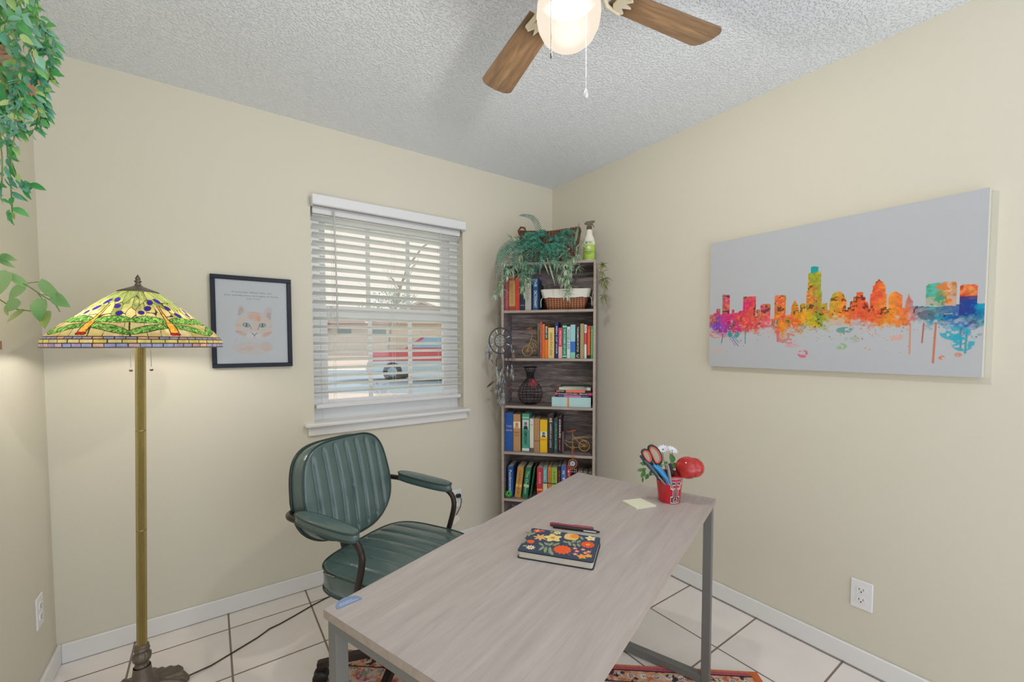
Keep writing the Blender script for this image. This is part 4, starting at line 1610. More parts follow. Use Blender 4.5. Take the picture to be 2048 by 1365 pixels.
# ================================================================= CAT PICTURE
FX, FZ, FW_, FH_ = -2.084, 1.189, .335, .437
pf = thing('picture_frame', 'black framed cat drawing with a typed saying on the wall by the lamp', 'picture', (FX, -.002, FZ))
m_frame = mat('frame_black', '#141b2a', rough=.4, spec=.3, vary=(6, .05))
m = MB()
fwid = .0195
m.box(0, FW_, -.022, 0, 0, fwid, bev=.0015); m.box(0, FW_, -.022, 0, FH_ - fwid, FH_, bev=.0015)
m.box(0, fwid, -.022, 0, fwid, FH_ - fwid, bev=.0015); m.box(FW_ - fwid, FW_, -.022, 0, fwid, FH_ - fwid, bev=.0015)
m.build('frame', m_frame, pf)
iw, ih = FW_ - 2 * fwid, FH_ - 2 * fwid
nx, ny = 300, 400
rs = Ras(nx, ny, 1.0, ih / iw, '#c6c7c6')
HH = ih / iw
k1 = vnoise(ny, nx, 14, 51, 4); k2 = vnoise(ny, nx, 34, 52, 3)
# (u right, v up) measured on the print
def cv2(x, y):
    return ((x - 190) / 800.0, HH - (y - 240) / 930.0 * HH)
soft = lambda m_, c_, a_: rs.put(m_ * np.clip(.45 + (k1 - .4) * 1.6, 0, 1), c_, a_)
for pts in ([(415, 640), (425, 560), (440, 510), (475, 515), (500, 560), (520, 600)], [(690, 600), (730, 545), (775, 515), (810, 540), (815, 600), (800, 690), (760, 670)]):
    soft(rs.pmask([cv2(*q) for q in pts]), '#c9a89c', .6)
for pts in ([(430, 640), (440, 540), (475, 540), (490, 600)], [(740, 640), (760, 590), (800, 590), (795, 680)]):
    soft(rs.pmask([cv2(*q) for q in pts]), '#a39e9c', .7)
c0 = cv2(605, 750)
head = rs.emask(c0[0], c0[1], .265, .225)
soft(head, '#deb898', .6)
soft(rs.emask(*cv2(610, 640), .11, .07), '#dba27e', .7)
soft(rs.emask(*cv2(560, 660), .03, .05), '#c98a66', .5)
soft(rs.emask(*cv2(655, 665), .03, .05), '#c98a66', .5)
soft(rs.emask(*cv2(455, 830), .09, .03, -.4), '#c98a72', .7)
soft(rs.emask(*cv2(740, 840), .09, .03, .4), '#c98a72', .7)
soft(rs.emask(*cv2(430, 740), .05, .02, -.2), '#d4a084', .6)
soft(rs.emask(*cv2(775, 750), .05, .02, .2), '#d4a084', .6)
rs.put(rs.emask(*cv2(605, 860), .12, .06), '#d2d0cc', .6)
soft(rs.emask(*cv2(590, 1000), .27, .11), '#d6b298', .5)
soft(rs.emask(*cv2(740, 980), .09, .08), '#d0a084', .6)
soft(rs.emask(*cv2(510, 1005), .09, .04), '#d4a28e', .6)
for (x, sg) in ((515, -1), (695, 1)):
    e = cv2(x, 738)
    rs.ell(e[0], e[1], .052, .034, '#333a38', sg * .15)
    rs.ell(e[0], e[1], .045, .027, '#8fb0a4', sg * .15)
    rs.ell(e[0], e[1], .012, .026, '#22282a')
    rs.ell(e[0] - .012, e[1] + .01, .006, .006, '#e8eeee')
rs.line([cv2(555, 750), cv2(572, 785)], .008, '#5a3c30', .7)
rs.line([cv2(655, 755), cv2(642, 790)], .008, '#5a3c30', .7)
rs.line([cv2(572, 828), cv2(588, 838), cv2(602, 858), cv2(618, 838), cv2(635, 828)], .009, '#333030')
rs.line([cv2(602, 858), cv2(600, 880)], .005, '#6a5048')
rs.line([cv2(560, 895), cv2(600, 885), cv2(645, 897)], .004, '#a08078', .6)
rs.line([cv2(530, 595), cv2(600, 590), cv2(690, 605)], .006, '#c08868', .7)
rs.line([cv2(362, 1010), cv2(380, 930), cv2(410, 890)], .005, '#b09088', .7)
P = np.stack([fwid + rs.U * iw, np.full(rs.U.shape, -.010), fwid + rs.V * iw], -1)
arr_grid('cat_drawing', P, rs.a, painted('print_paper', rough=.7, spec=.2), pf)
m = MB()
add_text(m, 'Curiosity killed the cat,', (fwid + iw * .215, -.0104, fwid + ih * .845), (1, 0, -.0), (0, 0, 1), iw * .57, .0095)
add_text(m, 'but satisfaction brought it back.', (fwid + iw * .12, -.0104, fwid + ih * .805), (1, 0, 0), (0, 0, 1), iw * .76, .0095)
add_text(m, "Eugene O'Neill", (fwid + iw * .42, -.0104, fwid + ih * .775), (1, 0, 0), (0, 0, 1), iw * .19, .006)
m.build('lettering', mat('type_grey', '#77797a', rough=.8), pf)
m_pg, nt, b = new_mat('picture_glass')
tr = nt.nodes.new('ShaderNodeBsdfTransparent')
gl = nt.nodes.new('ShaderNodeBsdfGlossy'); gl.inputs['Roughness'].default_value = .03
fr = nt.nodes.new('ShaderNodeFresnel'); fr.inputs[0].default_value = 1.5
mx = nt.nodes.new('ShaderNodeMixShader')
nt.links.new(fr.outputs[0], mx.inputs[0]); nt.links.new(tr.outputs[0], mx.inputs[1]); nt.links.new(gl.outputs[0], mx.inputs[2])
nt.links.new(mx.outputs[0], nt.nodes['Material Output'].inputs['Surface'])
MB().box(fwid, FW_ - fwid, -.0155, -.0135, fwid, FH_ - fwid).build('glass', m_pg, pf)

# ================================================================= BOOKS
m_pages = mat('book_pages', '#d9cfba', rough=.9, vary=(30, .06))


def cover_mat(c):
    return mat('cover_' + c.strip('#'), c, rough=.5, spec=.35, vary=(20, .06))


def ink(c):
    return mat('ink_' + c.strip('#'), c, rough=.5, vary=(40, .02))


def book(row, u0, u1, h, col, label, title=None, tcol='#ffffff', group='', dep=.15, front=.03, lean=0.0, bands=(), tspan=(.12, .88), tw=.6, rot=0.0, two=None, pic=None):
    """upright book: spine faces out; lean in degrees to the right"""
    z = ROWS[row]
    w_ = u1 - u0 - .0012
    x, y, _ = SP(u0, front, z)
    b_ = thing('book', label, 'book', (x, y, z + .0003), SA, group)
    b_.rotation_euler = (0, math.radians(lean), SA)
    b_.location.z += w_ * math.sin(math.radians(lean))
    ct = .0018
    m = MB()
    m.box(0, w_, 0, ct, 0, h)
    m.box(0, ct, ct, dep, 0, h)
    m.box(w_ - ct, w_, ct, dep, 0, h)
    m.build('cover', cover_mat(col), b_)
    MB().box(ct, w_ - ct, ct, dep - .004, .003, h - .003).build('pages', m_pages, b_)
    for (z0, z1, c_) in bands:
        MB().box(0, w_, -.0003, .0002, z0 * h, z1 * h).build('spine_band', cover_mat(c_), b_)
    if pic:
        (z0, z1, c1, c2, c3) = pic
        m = MB().box(w_ * .06, w_ * .94, -.0006, .0002, z0 * h, z1 * h)
        po = m.build('spine_picture', cover_mat(c1), b_)
        q = MB()
        cx_, cz_ = w_ * .5, (z0 + z1) / 2 * h
        r_ = min(w_ * .26, (z1 - z0) * h * .3)
        q.prism([(cx_ + r_ * .8 * math.cos(2 * PI * k / 20), cz_ + r_ * .2 + r_ * math.sin(2 * PI * k / 20)) for k in range(20)], -.0009, -.0005, 'xz')
        q.cur = 1
        q.prism([(cx_ - r_ * 1.25, z0 * h + .001), (cx_ - r_ * .9, cz_ - r_ * .7), (cx_ + r_ * .9, cz_ - r_ * .7), (cx_ + r_ * 1.3, z0 * h + .001)], -.0009, -.0005, 'xz')
        q.prism([(cx_ - r_ * .82, cz_ + r_ * .5), (cx_ - r_ * .6, cz_ + r_ * 1.3), (cx_ + r_ * .6, cz_ + r_ * 1.35), (cx_ + r_ * .84, cz_ + r_ * .5), (cx_ + r_ * .5, cz_ + r_ * .9), (cx_ - r_ * .5, cz_ + r_ * .9)], -.0011, -.0007, 'xz')
        q.build('portrait', [cover_mat(c2), cover_mat(c3)], po)
    if title:
        m = MB()
        if rot == 0:
            Lz = (tspan[1] - tspan[0]) * h
            hgt = w_ * tw
            add_text(m, title, (w_ * .5 - hgt * .5, -.0007, tspan[1] * h), (0, 0, -1), (1, 0, 0), Lz, hgt)
        else:
            Lz = (tspan[1] - tspan[0]) * h
            add_text(m, title, (w_ * .12, -.0007, tspan[0] * h), (1, 0, 0), (0, 0, 1), w_ * .76, Lz)
        m.build('title', ink(tcol), b_)
    if two:
        m = MB()
        t2, s2, c2, k2 = two
        if k2:
            add_text(m, t2, (w_ * .12, -.0007, s2[0] * h), (1, 0, 0), (0, 0, 1), w_ * .76, (s2[1] - s2[0]) * h)
        else:
            add_text(m, t2, (w_ * .5 - w_ * .25, -.0007, s2[1] * h), (0, 0, -1), (1, 0, 0), (s2[1] - s2[0]) * h, w_ * .5)
        m.build('subtitle', ink(c2), b_)
    return b_


G1, G2, G4, G5 = 'books on the top shelf', 'books on the second shelf', 'books on the fourth shelf', 'books on the bottom visible shelf'
# top shelf
book(1, .0165, .041, .197, '#b0505e', 'dusty red book standing leftmost on the top shelf', 'COLLECTED', '#c98a7a', G1, tw=.35)
book(1, .043, .085, .218, '#a84a3c', 'thick brick-red book with a long tan oval panel on its spine, top shelf', group=G1, bands=((.13, .88, '#c59a62'),), title='TREASURY OF TALES', tcol='#b06a3c', tw=.35, tspan=(.2, .8))
book(1, .086, .113, .206, '#dd4a3e', 'bright coral-red slim book on the top shelf', None, group=G1)
book(1, .115, .145, .190, '#2b3a4c', 'dark navy book with a pale line near its foot, top shelf', None, group=G1, bands=((.17, .18, '#c8ccd0'),))
book(1, .147, .186, .205, '#b9b6b0', 'pale grey book half covered by the trailing leaves, top shelf', 'ESSAYS', '#8f8c88', G1, tw=.3, tspan=(.35, .75))
book(1, .196, .231, .203, '#2b5486', 'blue book with large pale vertical lettering near the basket, top shelf', 'DICTIONARY', '#dfe8ef', G1, tw=.5, tspan=(.08, .6), two=('THE', (.72, .96), '#dfe8ef', False))
book(1, .233, .2385, .174, '#1f3a3c', 'thin dark teal book between the blue book and the white lined basket', None, group=G1, front=.06)
# second shelf
book(2, .207, .2305, .224, '#a79a6c', 'olive tan book leftmost on the second shelf behind the toy bicycle half', None, group=G2, front=.145, dep=.085)
book(2, .2425, .2555, .229, '#b5505c', 'mauve-red thin tall book beside the bicycle bookend', 'HANDBOOK', '#d58a84', G2, tw=.4)
book(2, .256, .2725, .213, '#ea7a2a', 'plain orange book on the second shelf', 'STORIES', '#c95f1e', G2, tw=.4)
book(2, .273, .2925, .209, '#ef7a30', 'orange book with a black upper half lettered in white', 'BRAIN ON', '#f1efe8', G2, bands=((.56, 1, '#26252b'),), tspan=(.6, .95), tw=.62)
book(2, .2935, .332, .191, '#ecc882', 'wide pale yellow book with pink and green vertical lettering', 'SUNSET YEARS', '#e27a6a', G2, tw=.28, tspan=(.08, .8), two=('AND THE SEA', (.1, .85), '#8fb050', False))
book(2, .3365, .3565, .227, '#2b3566', 'tall navy book with silver lettering on the second shelf', 'MEN OF WAR', '#cfd3de', G2, tw=.5)
book(2, .3575, .3815, .190, '#e0486a', 'pink-red book with a pale pink lower part', 'FICTION', '#f7d5d5', G2, bands=((0, .38, '#f0b3ac'),), tspan=(.45, .9), tw=.45)
book(2, .3825, .409, .208, '#2f8a6c', 'teal green book with pale lettering on the second shelf', 'THE POEMS OF LIFE', '#cfe9dc', G2, tw=.4, bands=((.93, .96, '#cfe9dc'), (.05, .08, '#cfe9dc')))
book(2, .410, .431, .196, '#d2e2da', 'pale mint book with bold blue lettering', 'HODGES & SON', '#2f78b8', G2, tw=.75, tspan=(.3, .9))
book(2, .4315, .462, .208, '#9fd0d2', 'light aqua book with a blue band across its lower spine', None, group=G2, bands=((.18, .5, '#3f76c4'), (.0, .17, '#8fcfb8')))
book(2, .465, .489, .204, '#222226', 'black book with white vertical lettering on the second shelf', 'THE ELEMENTS OF STYLE', '#e9e9e9', G2, tw=.4, tspan=(.2, .95), two=('C', (.03, .12), '#f5f5f5', True))
book(2, .491, .5145, .213, '#ab9a6a', 'plain khaki book near the right end of the second shelf', None, group=G2)
book(2, .516, .531, .207, '#e4dcd8', 'thin white book with a red band in the middle of its spine', 'Notes', '#4a6a8a', G2, bands=((.42, .76, '#d84a50'),), tspan=(.8, .95), tw=.5)
book(2, .5335, .554, .200, '#e2452f', 'red-orange book with a black foot on the second shelf', 'RANGERS', '#f0a83a', G2, bands=((0, .10, '#26242a'),), tw=.35)
book(2, .5555, .5695, .200, '#3fc55a', 'bright green book at the right end of the second shelf', 'Essentials', '#e8f5e4', G2, tw=.4)
# fourth shelf
book(4, .0165, .069, .244, '#2f5ea8', 'large blue hardback leftmost on the fourth shelf', 'TRUMAN', '#b5a0c8', G4, rot=1, tspan=(.62, .68), two=('David', (.52, .57), '#b8b4d0', True))
book(4, .0705, .117, .237, '#c09468', 'tan hardback with an orange portrait picture on its spine', 'NIGHT', '#8a6030', G4, rot=1, tspan=(.48, .53), bands=((.62, .8, '#ece0cc'),), two=('WATCH', (.40, .45), '#8a6030', True), pic=(.62, .8, '#ece0cc', '#e07a40', '#d8a860'))
book(4, .1275, .1745, .242, '#4fa08c', 'teal green hardback with a portrait photo above bold dark lettering, fourth shelf', 'HEMINGWAY', '#10201f', G4, tw=.5, tspan=(.18, .56), pic=(.58, .84, '#c9d4d4', '#8a8a88', '#2f3438'), bands=((.88, .92, '#9fd0b8'), (.02, .09, '#dfe5d8')))
book(4, .177, .203, .212, '#ddd8c8', 'slim cream book with a dark picture at its foot, fourth shelf', 'THE ROAD', '#8a8a80', G4, rot=1, tspan=(.8, .83), bands=((0, .12, '#6a5f66'),))
book(4, .2045, .241, .213, '#b48a62', 'plain light brown book on the fourth shelf', None, group=G4, bands=((.32, .35, '#8f6a48'),))
book(4, .243, .290, .208, '#f0c020', 'bright yellow hardback with a tiny portrait and orange lettering', 'MARCH', '#e07a28', G4, rot=1, tspan=(.37, .42), pic=(.47, .64, '#e2e2d8', '#7a8478', '#3a4444'))
book(4, .2935, .3285, .242, '#34363c', 'charcoal hardback with pale letters and a small oval portrait at the top', 'AMERICAN LION', '#d5d2c8', G4, tw=.32, tspan=(.14, .78), pic=(.80, .93, '#34363c', '#d89a70', '#c8b8a8'))
book(4, .331, .356, .218, '#2f4f4c', 'dark green-grey slim book with pale lettering, fourth shelf', 'LETTERS FROM HOME', '#8fb0a4', G4, tw=.35)
book(4, .359, .378, .231, '#3a2430', 'dark maroon book with red and white lettering beside the rear bicycle bookend', 'SCHINDLERS', '#e8dcd8', G4, tw=.6, tspan=(.42, .93), two=('the novel', (.1, .38), '#d87a70', False))
# bottom visible shelf
book(5, .034, .068, .201, '#2a5a9c', 'blue book with white vertical lettering leftmost on the lowest visible shelf', 'Fundamentals', '#dfe8f2', G5, tw=.5)
book(5, .078, .118, .200, '#c8964e', 'orange-tan book leaning slightly right on the lowest visible shelf', 'CATALOGUE', '#8a5a2c', G5, tw=.3, lean=6, bands=((.34, .44, '#e8c078'),))
book(5, .128, .163, .202, '#2f7a54', 'leaning green book with pale lettering on the lowest visible shelf', 'The Outdoor', '#a8d8b8', G5, tw=.5, lean=7, bands=((.36, .44, '#c8d8a0'),))
book(5, .176, .184, .205, '#2e6a48', 'thin dark green leaning book against the red one on the lowest visible shelf', None, group=G5, lean=8)
book(5, .2235, .2605, .204, '#c8384a', 'crimson red book with gold emblem on the lowest visible shelf', 'ROSES', '#f0b8a0', G5, tw=.35, tspan=(.5, .85), bands=((.28, .34, '#e8a040'),))
book(5, .262, .291, .209, '#6fa8b0', 'pale teal book with a cream lower half on the lowest visible shelf', 'Garden', '#e8e4c8', G5, tw=.4, tspan=(.6, .93), bands=((0, .5, '#ddd2ac'), (.5, .53, '#2f3438')))
book(5, .294, .315, .211, '#e08438', 'orange slim book in the middle of the lowest visible shelf', 'Cooking', '#8a4a20', G5, tw=.35, bands=((.5, .53, '#2f3438'),))
book(5, .316, .353, .209, '#9ab84a', 'lime green book in the middle of the lowest visible shelf', 'NATURE', '#5a7a2c', G5, tw=.3, bands=((.5, .53, '#2f3438'),))
book(5, .3545, .376, .221, '#2a2028', 'black book with red lettering on the lowest visible shelf', 'SECRET', '#d84a4a', G5, tw=.4)
book(5, .378, .409, .226, '#4a6fb4', 'periwinkle blue book on the lowest visible shelf beside the little dreamcatcher', 'STAR', '#dfe4f2', G5, tw=.4)
book(5, .411, .438, .225, '#a83040', 'deep red book right behind the little orange dreamcatcher', 'FIRE', '#e8c8b8', G5, tw=.4)
book(5, .4785, .509, .185, '#b8b0a4', 'grey-beige book with white label near the right end of the lowest visible shelf', None, group=G5, dep=.13, front=.045, bands=((.6, .85, '#e4e0d4'),))
book(5, .5095, .540, .18, '#6a8a70', 'muted green book near the right end of the lowest visible shelf', 'Wild', '#d8e0d0', G5, dep=.13, front=.045, tw=.4)
book(5, .541, .569, .178, '#2f2f33', 'black book rightmost on the lowest visible shelf', 'Noir', '#e4e4e4', G5, front=.05, tw=.4)


def flat_book(u0, u1, z0, z1, col, label, title, tcol, bands=(), dep=.155, front=.03, tspan=(.1, .9), skew=0.0, group='stack of books on the third shelf'):
    w_, h = u1 - u0, z1 - z0 - .0006
    x, y, _ = SP(u0, front, 0)
    b_ = thing('book', label, 'book', (x, y, z0 + .0003), SA + math.radians(skew), group)
    ct = .0018 if h > .008 else .0012
    m = MB()
    m.box(0, w_, 0, ct, 0, h); m.box(0, w_, ct, dep, 0, ct); m.box(0, w_, ct, dep, h - ct, h)
    m.build('cover', cover_mat(col), b_)
    MB().box(.003, w_ - .003, ct, dep - .004, ct, h - ct).build('pages', m_pages, b_)
    for (a, b2, c_) in bands:
        MB().box(a * w_, b2 * w_, -.0004, .0002, 0, h).build('spine_band', cover_mat(c_), b_)
    if title:
        m = MB()
        add_text(m, title, (tspan[0] * w_, -.0008, h * .22), (1, 0, 0), (0, 0, 1), (tspan[1] - tspan[0]) * w_, h * .56)
        m.build('title', ink(tcol), b_)
    return b_


Z3 = ROWS[3]
flat_book(.318, .558, Z3, Z3 + .060, '#b8dcda', 'thick pale aqua volume with an orange ribbon mark at the bottom of the stack', None, '#ffffff', bands=((.40, .45, '#e8905a'), (.22, .225, '#8fb8b8')), dep=.19, front=.02)
flat_book(.337, .560, Z3 + .060, Z3 + .073, '#33264e', 'dark purple thin book just above the thick pale aqua volume', 'Keynotes of the Business Novel', '#c9b4e8', bands=((.25, .72, '#c86aa8'),), skew=.6)
flat_book(.336, .567, Z3 + .073, Z3 + .088, '#e2587a', 'pink and black book lettered Successful Novelist in the stack', 'Successful Novelist - Morrell', '#f4ece8', bands=((.08, .88, '#2a2228'),), tspan=(.1, .86))
flat_book(.337, .560, Z3 + .088, Z3 + .104, '#f07a64', 'coral orange book with black ends, second from the top of the stack', 'DIRECTORY', '#e0d4d0', bands=((0, .3, '#24262c'), (.83, 1, '#24262c')), tspan=(.04, .26))
flat_book(.362, .556, Z3 + .104, Z3 + .1215, '#dcdcc4', 'cream pocket book near the top of the stack', None, '#6a7a60', bands=((.02, .9, '#c8d0b0'), (.04, .88, '#eceadc')), dep=.12)
flat_book(.366, .563, Z3 + .1215, Z3 + .127, '#5a5f60', 'thin grey booklet lying topmost on the stack', None, '#ffffff', bands=((.1, .75, '#a8b09a'),), dep=.13)

# ================================================================= BASKET WITH WHITE LINER
bk = thing('lined_basket', 'small woven basket with a white cloth liner on the top shelf', 'basket', SP(.398, .115, ROWS[1] + .0004), SA)
m_wick, nt, b = new_mat('wicker_brown')
tc = nt.nodes.new('ShaderNodeTexCoord')
wv = nt.nodes.new('ShaderNodeTexWave'); wv.wave_type = 'BANDS'; wv.bands_direction = 'Z'
wv.inputs['Scale'].default_value = 26; wv.inputs['Distortion'].default_value = 2.5; wv.inputs['Detail'].default_value = 1
nt.links.new(tc.outputs['Object'], wv.inputs['Vector'])
wv2 = nt.nodes.new('ShaderNodeTexWave'); wv2.bands_direction = 'X'; wv2.inputs['Scale'].default_value = 18; wv2.inputs['Distortion'].default_value = 1.5
nt.links.new(tc.outputs['Object'], wv2.inputs['Vector'])
ml = nt.nodes.new('ShaderNodeMath'); ml.operation = 'MULTIPLY'
nt.links.new(wv.outputs['Fac'], ml.inputs[0]); nt.links.new(wv2.outputs['Fac'], ml.inputs[1])
cr = nt.nodes.new('ShaderNodeValToRGB')
cr.color_ramp.elements[0].color = (*lin('#6e3d2a'), 1); cr.color_ramp.elements[1].color = (*lin('#c9855c'), 1); cr.color_ramp.elements[1].position = .55
nt.links.new(ml.outputs[0], cr.inputs[0]); nt.links.new(cr.outputs[0], b.inputs['Base Color'])
b.inputs['Roughness'].default_value = .7
bp = nt.nodes.new('ShaderNodeBump'); bp.inputs['Strength'].default_value = .8; bp.inputs['Distance'].default_value = .003
nt.links.new(ml.outputs[0], bp.inputs['Height']); nt.links.new(bp.outputs[0], b.inputs['Normal'])
MATS['wicker_brown'] = m_wick


def taper_box(z0, z1, a0, a1, b0, b1, n=4):
    """open box shell, half sizes a (x) and b (y) growing with height"""
    m = MB()
    def ring(t, off=0.0):
        a, b_ = a0 + (a1 - a0) * t - off, b0 + (b1 - b0) * t - off
        out = []
        for k in range(48):
            x, y = sup(2 * PI * k / 48 + PI / 48, a, b_, 7)
            out.append((x, y, z0 + (z1 - z0) * t))
        return out
    rings = [ring(0), ring(.33), ring(.66), ring(1), ring(1, .005), ring(0.05, .005)]
    N = 48
    vs = [p for r in rings for p in r]
    fs = []
    for r in range(len(rings) - 1):
        for k in range(N):
            j = (k + 1) % N
            fs.append((r * N + k, r * N + j, (r + 1) * N + j, (r + 1) * N + k))
    fs.append(tuple(range(N))[::-1]); fs.append(tuple(range(5 * N, 6 * N)))
    m._add(vs, fs, True)
    return m


taper_box(0, .10, .118, .142, .066, .078).build('basket_body', m_wick, bk)
m_liner = mat('liner_white', '#e9e6db', rough=.95, bump=(60, .4), vary=(20, .03))
m = MB()
NL = 96
def lf(i, j):
    a = 2 * PI * i / NL
    t = j / 5
    z = .128 - t * .052 + (.002 * math.sin(a * 9) if j == 5 else .0)
    x, y = sup(a, .160 - t * .016, .092 - t * .008, 6)
    wv_ = 1 + .012 * math.sin(a * 13) * t
    return (x * wv_, y * wv_, z)
m.grid(lf, NL, 5, closed_u=True)
def lf2(i, j):
    a = 2 * PI * i / NL
    t = j / 3
    x, y = sup(a, .160 - t * .022, .092 - t * .022, 6)
    return (x, y, .128 - .03 * t)
m.grid(lf2, NL, 3, closed_u=True)
m.build('liner', m_liner, bk)
m = MB()
m.tube([(.150, -.03, .085), (.160, -.04, .06), (.168, -.045, .036), (.163, -.045, .025), (.157, -.042, .035), (.160, -.038, .07), (.164, -.03, .10), (.168, -.026, .118)], .0024, 6)
m.tube([(-.15, -.03, .085), (-.158, -.042, .06), (-.156, -.045, .02)], .003, 6)
m.build('liner_tie', m_liner, bk)

# ================================================================= BICYCLE BOOKENDS
m_gold = mat('bike_gold', '#c9a262', rough=.4, metal=.45, vary=(12, .12))
m_bwood = wood('bookend_wood', '#4a4143', '#7a6c66', axis=0, scale=3, rough=.6)
m_seatb = mat('bike_leather', '#8a4a2e', rough=.5)


def wheel(m, c, R=.03):
    m.torus(c, R, .0032, axis=(0, 1, 0), n=40, m=8)
    m.torus(c, R * .22, .002, axis=(0, 1, 0), n=16, m=6)
    for k in range(12):
        a = 2 * PI * k / 12
        m.tube([c, (c[0] + R * math.cos(a), c[1], c[2] + R * math.sin(a))], .0008, 4)
    m.lathe([(.004, -.006), (.004, .006)], 10, c, axis=(0, 1, 0))


# front half, left end of the second shelf
be = thing('bicycle_bookend', 'gold bicycle front half on an L-shaped wood bookend, second shelf', 'bookend', SP(.033, .05, ROWS[2] + .0004), SA, 'bicycle bookends')
m = MB(); m.box(0, .196, 0, .09, 0, .012); m.box(.196, .208, 0, .09, 0, .105)
m.build('bookend_base', m_bwood, be)
m = MB(); wheel(m, (.118, .035, .046), .033); m.build('wheel', m_gold, be)
m = MB()
m.tube([(.118, .029, .046), (.134, .030, .095), (.146, .035, .128), (.150, .035, .150)], .0022, 6)
m.tube([(.118, .041, .046), (.134, .040, .095), (.146, .035, .128)], .0022, 6)
m.tube([(.150, .035, .150), (.140, .030, .160), (.128, .012, .158), (.122, .004, .152)], .0018, 6)
m.tube([(.150, .035, .150), (.142, .042, .160), (.130, .062, .158)], .0018, 6)
m.tube([(.142, .035, .118), (.165, .035, .112), (.185, .035, .092), (.1955, .035, .075)], .002, 6)
m.tube([(.146, .035, .100), (.165, .035, .092), (.182, .035, .066), (.1955, .035, .05)], .002, 6)
m.tube([(.140, .035, .092), (.155, .035, .085), (.162, .035, .065)], .0016, 6)
m.tube([(.118, .035, .046), (.165, .035, .046), (.19, .035, .052)], .0014, 6)
m.torus((.166, .035, .047), .005, .0014, axis=(0, 1, 0), n=12, m=5)
m.build('bicycle_frame', m_gold, be)
MB().tube([(.120, .003, .186), (.150, .016, .190)], [.0075, .0085], 10).build('hanging_grip', m_seatb, be)
MB().tube([(.150, .016, .190), (.154, .03, .17), (.150, .035, .150)], .0016, 6).build('grip_stem', m_gold, be)
# rear half, right end of the fourth shelf
be2 = thing('bicycle_bookend', 'gold bicycle rear half with saddle on a wood bookend, fourth shelf', 'bookend', SP(.381, .03, ROWS[4] + .0004), SA, 'bicycle bookends')
m = MB(); m.box(.0, .178, 0, .10, 0, .012); m.box(.0, .012, 0, .10, 0, .135)
m.build('bookend_base', m_bwood, be2)
m = MB(); wheel(m, (.136, .04, .046), .033); m.build('wheel', m_gold, be2)
m = MB()
m.tube([(.0125, .04, .076), (.04, .04, .066), (.064, .04, .064)], .002, 6)
m.tube([(.0125, .04, .062), (.03, .04, .040), (.064, .04, .028)], .002, 6)
m.tube([(.064, .04, .024), (.062, .04, .13)], .002, 6)
m.tube([(.062, .04, .112), (.10, .036, .066), (.136, .034, .046)], .0018, 6)
m.tube([(.062, .04, .112), (.10, .044, .066), (.136, .046, .046)], .0018, 6)
m.tube([(.064, .04, .032), (.10, .034, .036), (.136, .034, .046)], .0018, 6)
m.tube([(.068, .04, .095), (.135, .04, .103), (.165, .04, .096)], .0018, 6)
m.tube([(.068, .028, .095), (.135, .028, .103)], .0014, 6)
m.tube([(.098 + .055 * math.cos(a), .04, .045 + .047 * math.sin(a)) for a in [math.radians(t) for t in range(0, 130, 12)]], .0018, 6)
m.torus((.064, .04, .030), .011, .0016, axis=(0, 1, 0), n=20, m=6)
m.tube([(.064, .034, .030), (.058, .026, .010)], .0014, 6)
m.build('bicycle_frame', m_gold, be2)
m = MB(); m.prism([(.030, .128), (.058, .132), (.084, .141), (.088, .150), (.07, .149), (.046, .140), (.030, .134)], .026, .054, 'xz'); m.build('saddle', m_seatb, be2)

# ================================================================= WIRE VASE
vz = thing('wire_vase', 'black wire vase with a red flower ornament on the third shelf', 'vase', SP(.167, .105, ROWS[3] + .0004), SA)
m_wire = mat('black_wire', '#17161a', rough=.5, metal=.3)
vp = [(.040, .003), (.058, .012), (.074, .035), (.081, .065), (.078, .09), (.066, .115), (.048, .137), (.032, .155), (.024, .172), (.022, .19), (.026, .207), (.034, .224), (.042, .240)]
m = MB()
for k in range(18):
    a = 2 * PI * k / 18
    m.tube([(r * math.cos(a), r * math.sin(a), z) for r, z in vp], .0011, 5)
for (r, z, t_) in ((.040, .003, .0022), (.072, .031, .0014), (.0795, .052, .0014), (.0815, .068, .0014), (.079, .086, .0014), (.072, .104, .0014), (.060, .122, .0014), (.046, .139, .0014), (.033, .154, .0018), (.026, .166, .002), (.0235, .175, .002), (.023, .184, .002), (.023, .193, .002), (.0255, .203, .002), (.042, .240, .0028)):
    m.torus((0, 0, z), r, t_, n=40, m=5)
m.lathe([(.001, .001), (.040, .001), (.040, .004), (.001, .004)], 32)
m.build('wire_body', m_wire, vz)
m = MB()
fcn = Vector((.030, -.058, .142))
for ring, (n_, L_, w_) in enumerate(((12, .040, .0062), (9, .024, .006))):
    for k in range(n_):
        a = 2 * PI * k / n_ + ring * .2
        nn = Vector((.35, -1, .45)).normalized()
        X_, Y_ = frame_from(nn)
        d = X_ * math.cos(a) + Y_ * math.sin(a) + nn * (.05 + .22 * ring)
        m.leaf(fcn + nn * (.002 * ring), d, nn, L_, w_, curl=.1, seg=3)
m.build('red_flower', mat('flower_red', '#98303a', rough=.6, vary=(60, .35)), vz)

# ================================================================= GREEN KNOT ORNAMENT
gk = thing('wicker_ball', 'small bright green openwork ball at the left end of the lowest visible shelf', 'ornament', SP(.040, .022, ROWS[5] + .0008), SA)
m = MB()
for k in range(5):
    ax = (math.cos(k * 1.26), math.sin(k * 1.26), .35)
    m.torus((0, 0, .0225), .0185, .0034, axis=ax, n=24, m=6)
m.torus((0, 0, .0225), .0185, .0034, axis=(0, 0, 1), n=24, m=6)
m.build('woven_ball', mat('knot_green', '#4fb850', rough=.5), gk)

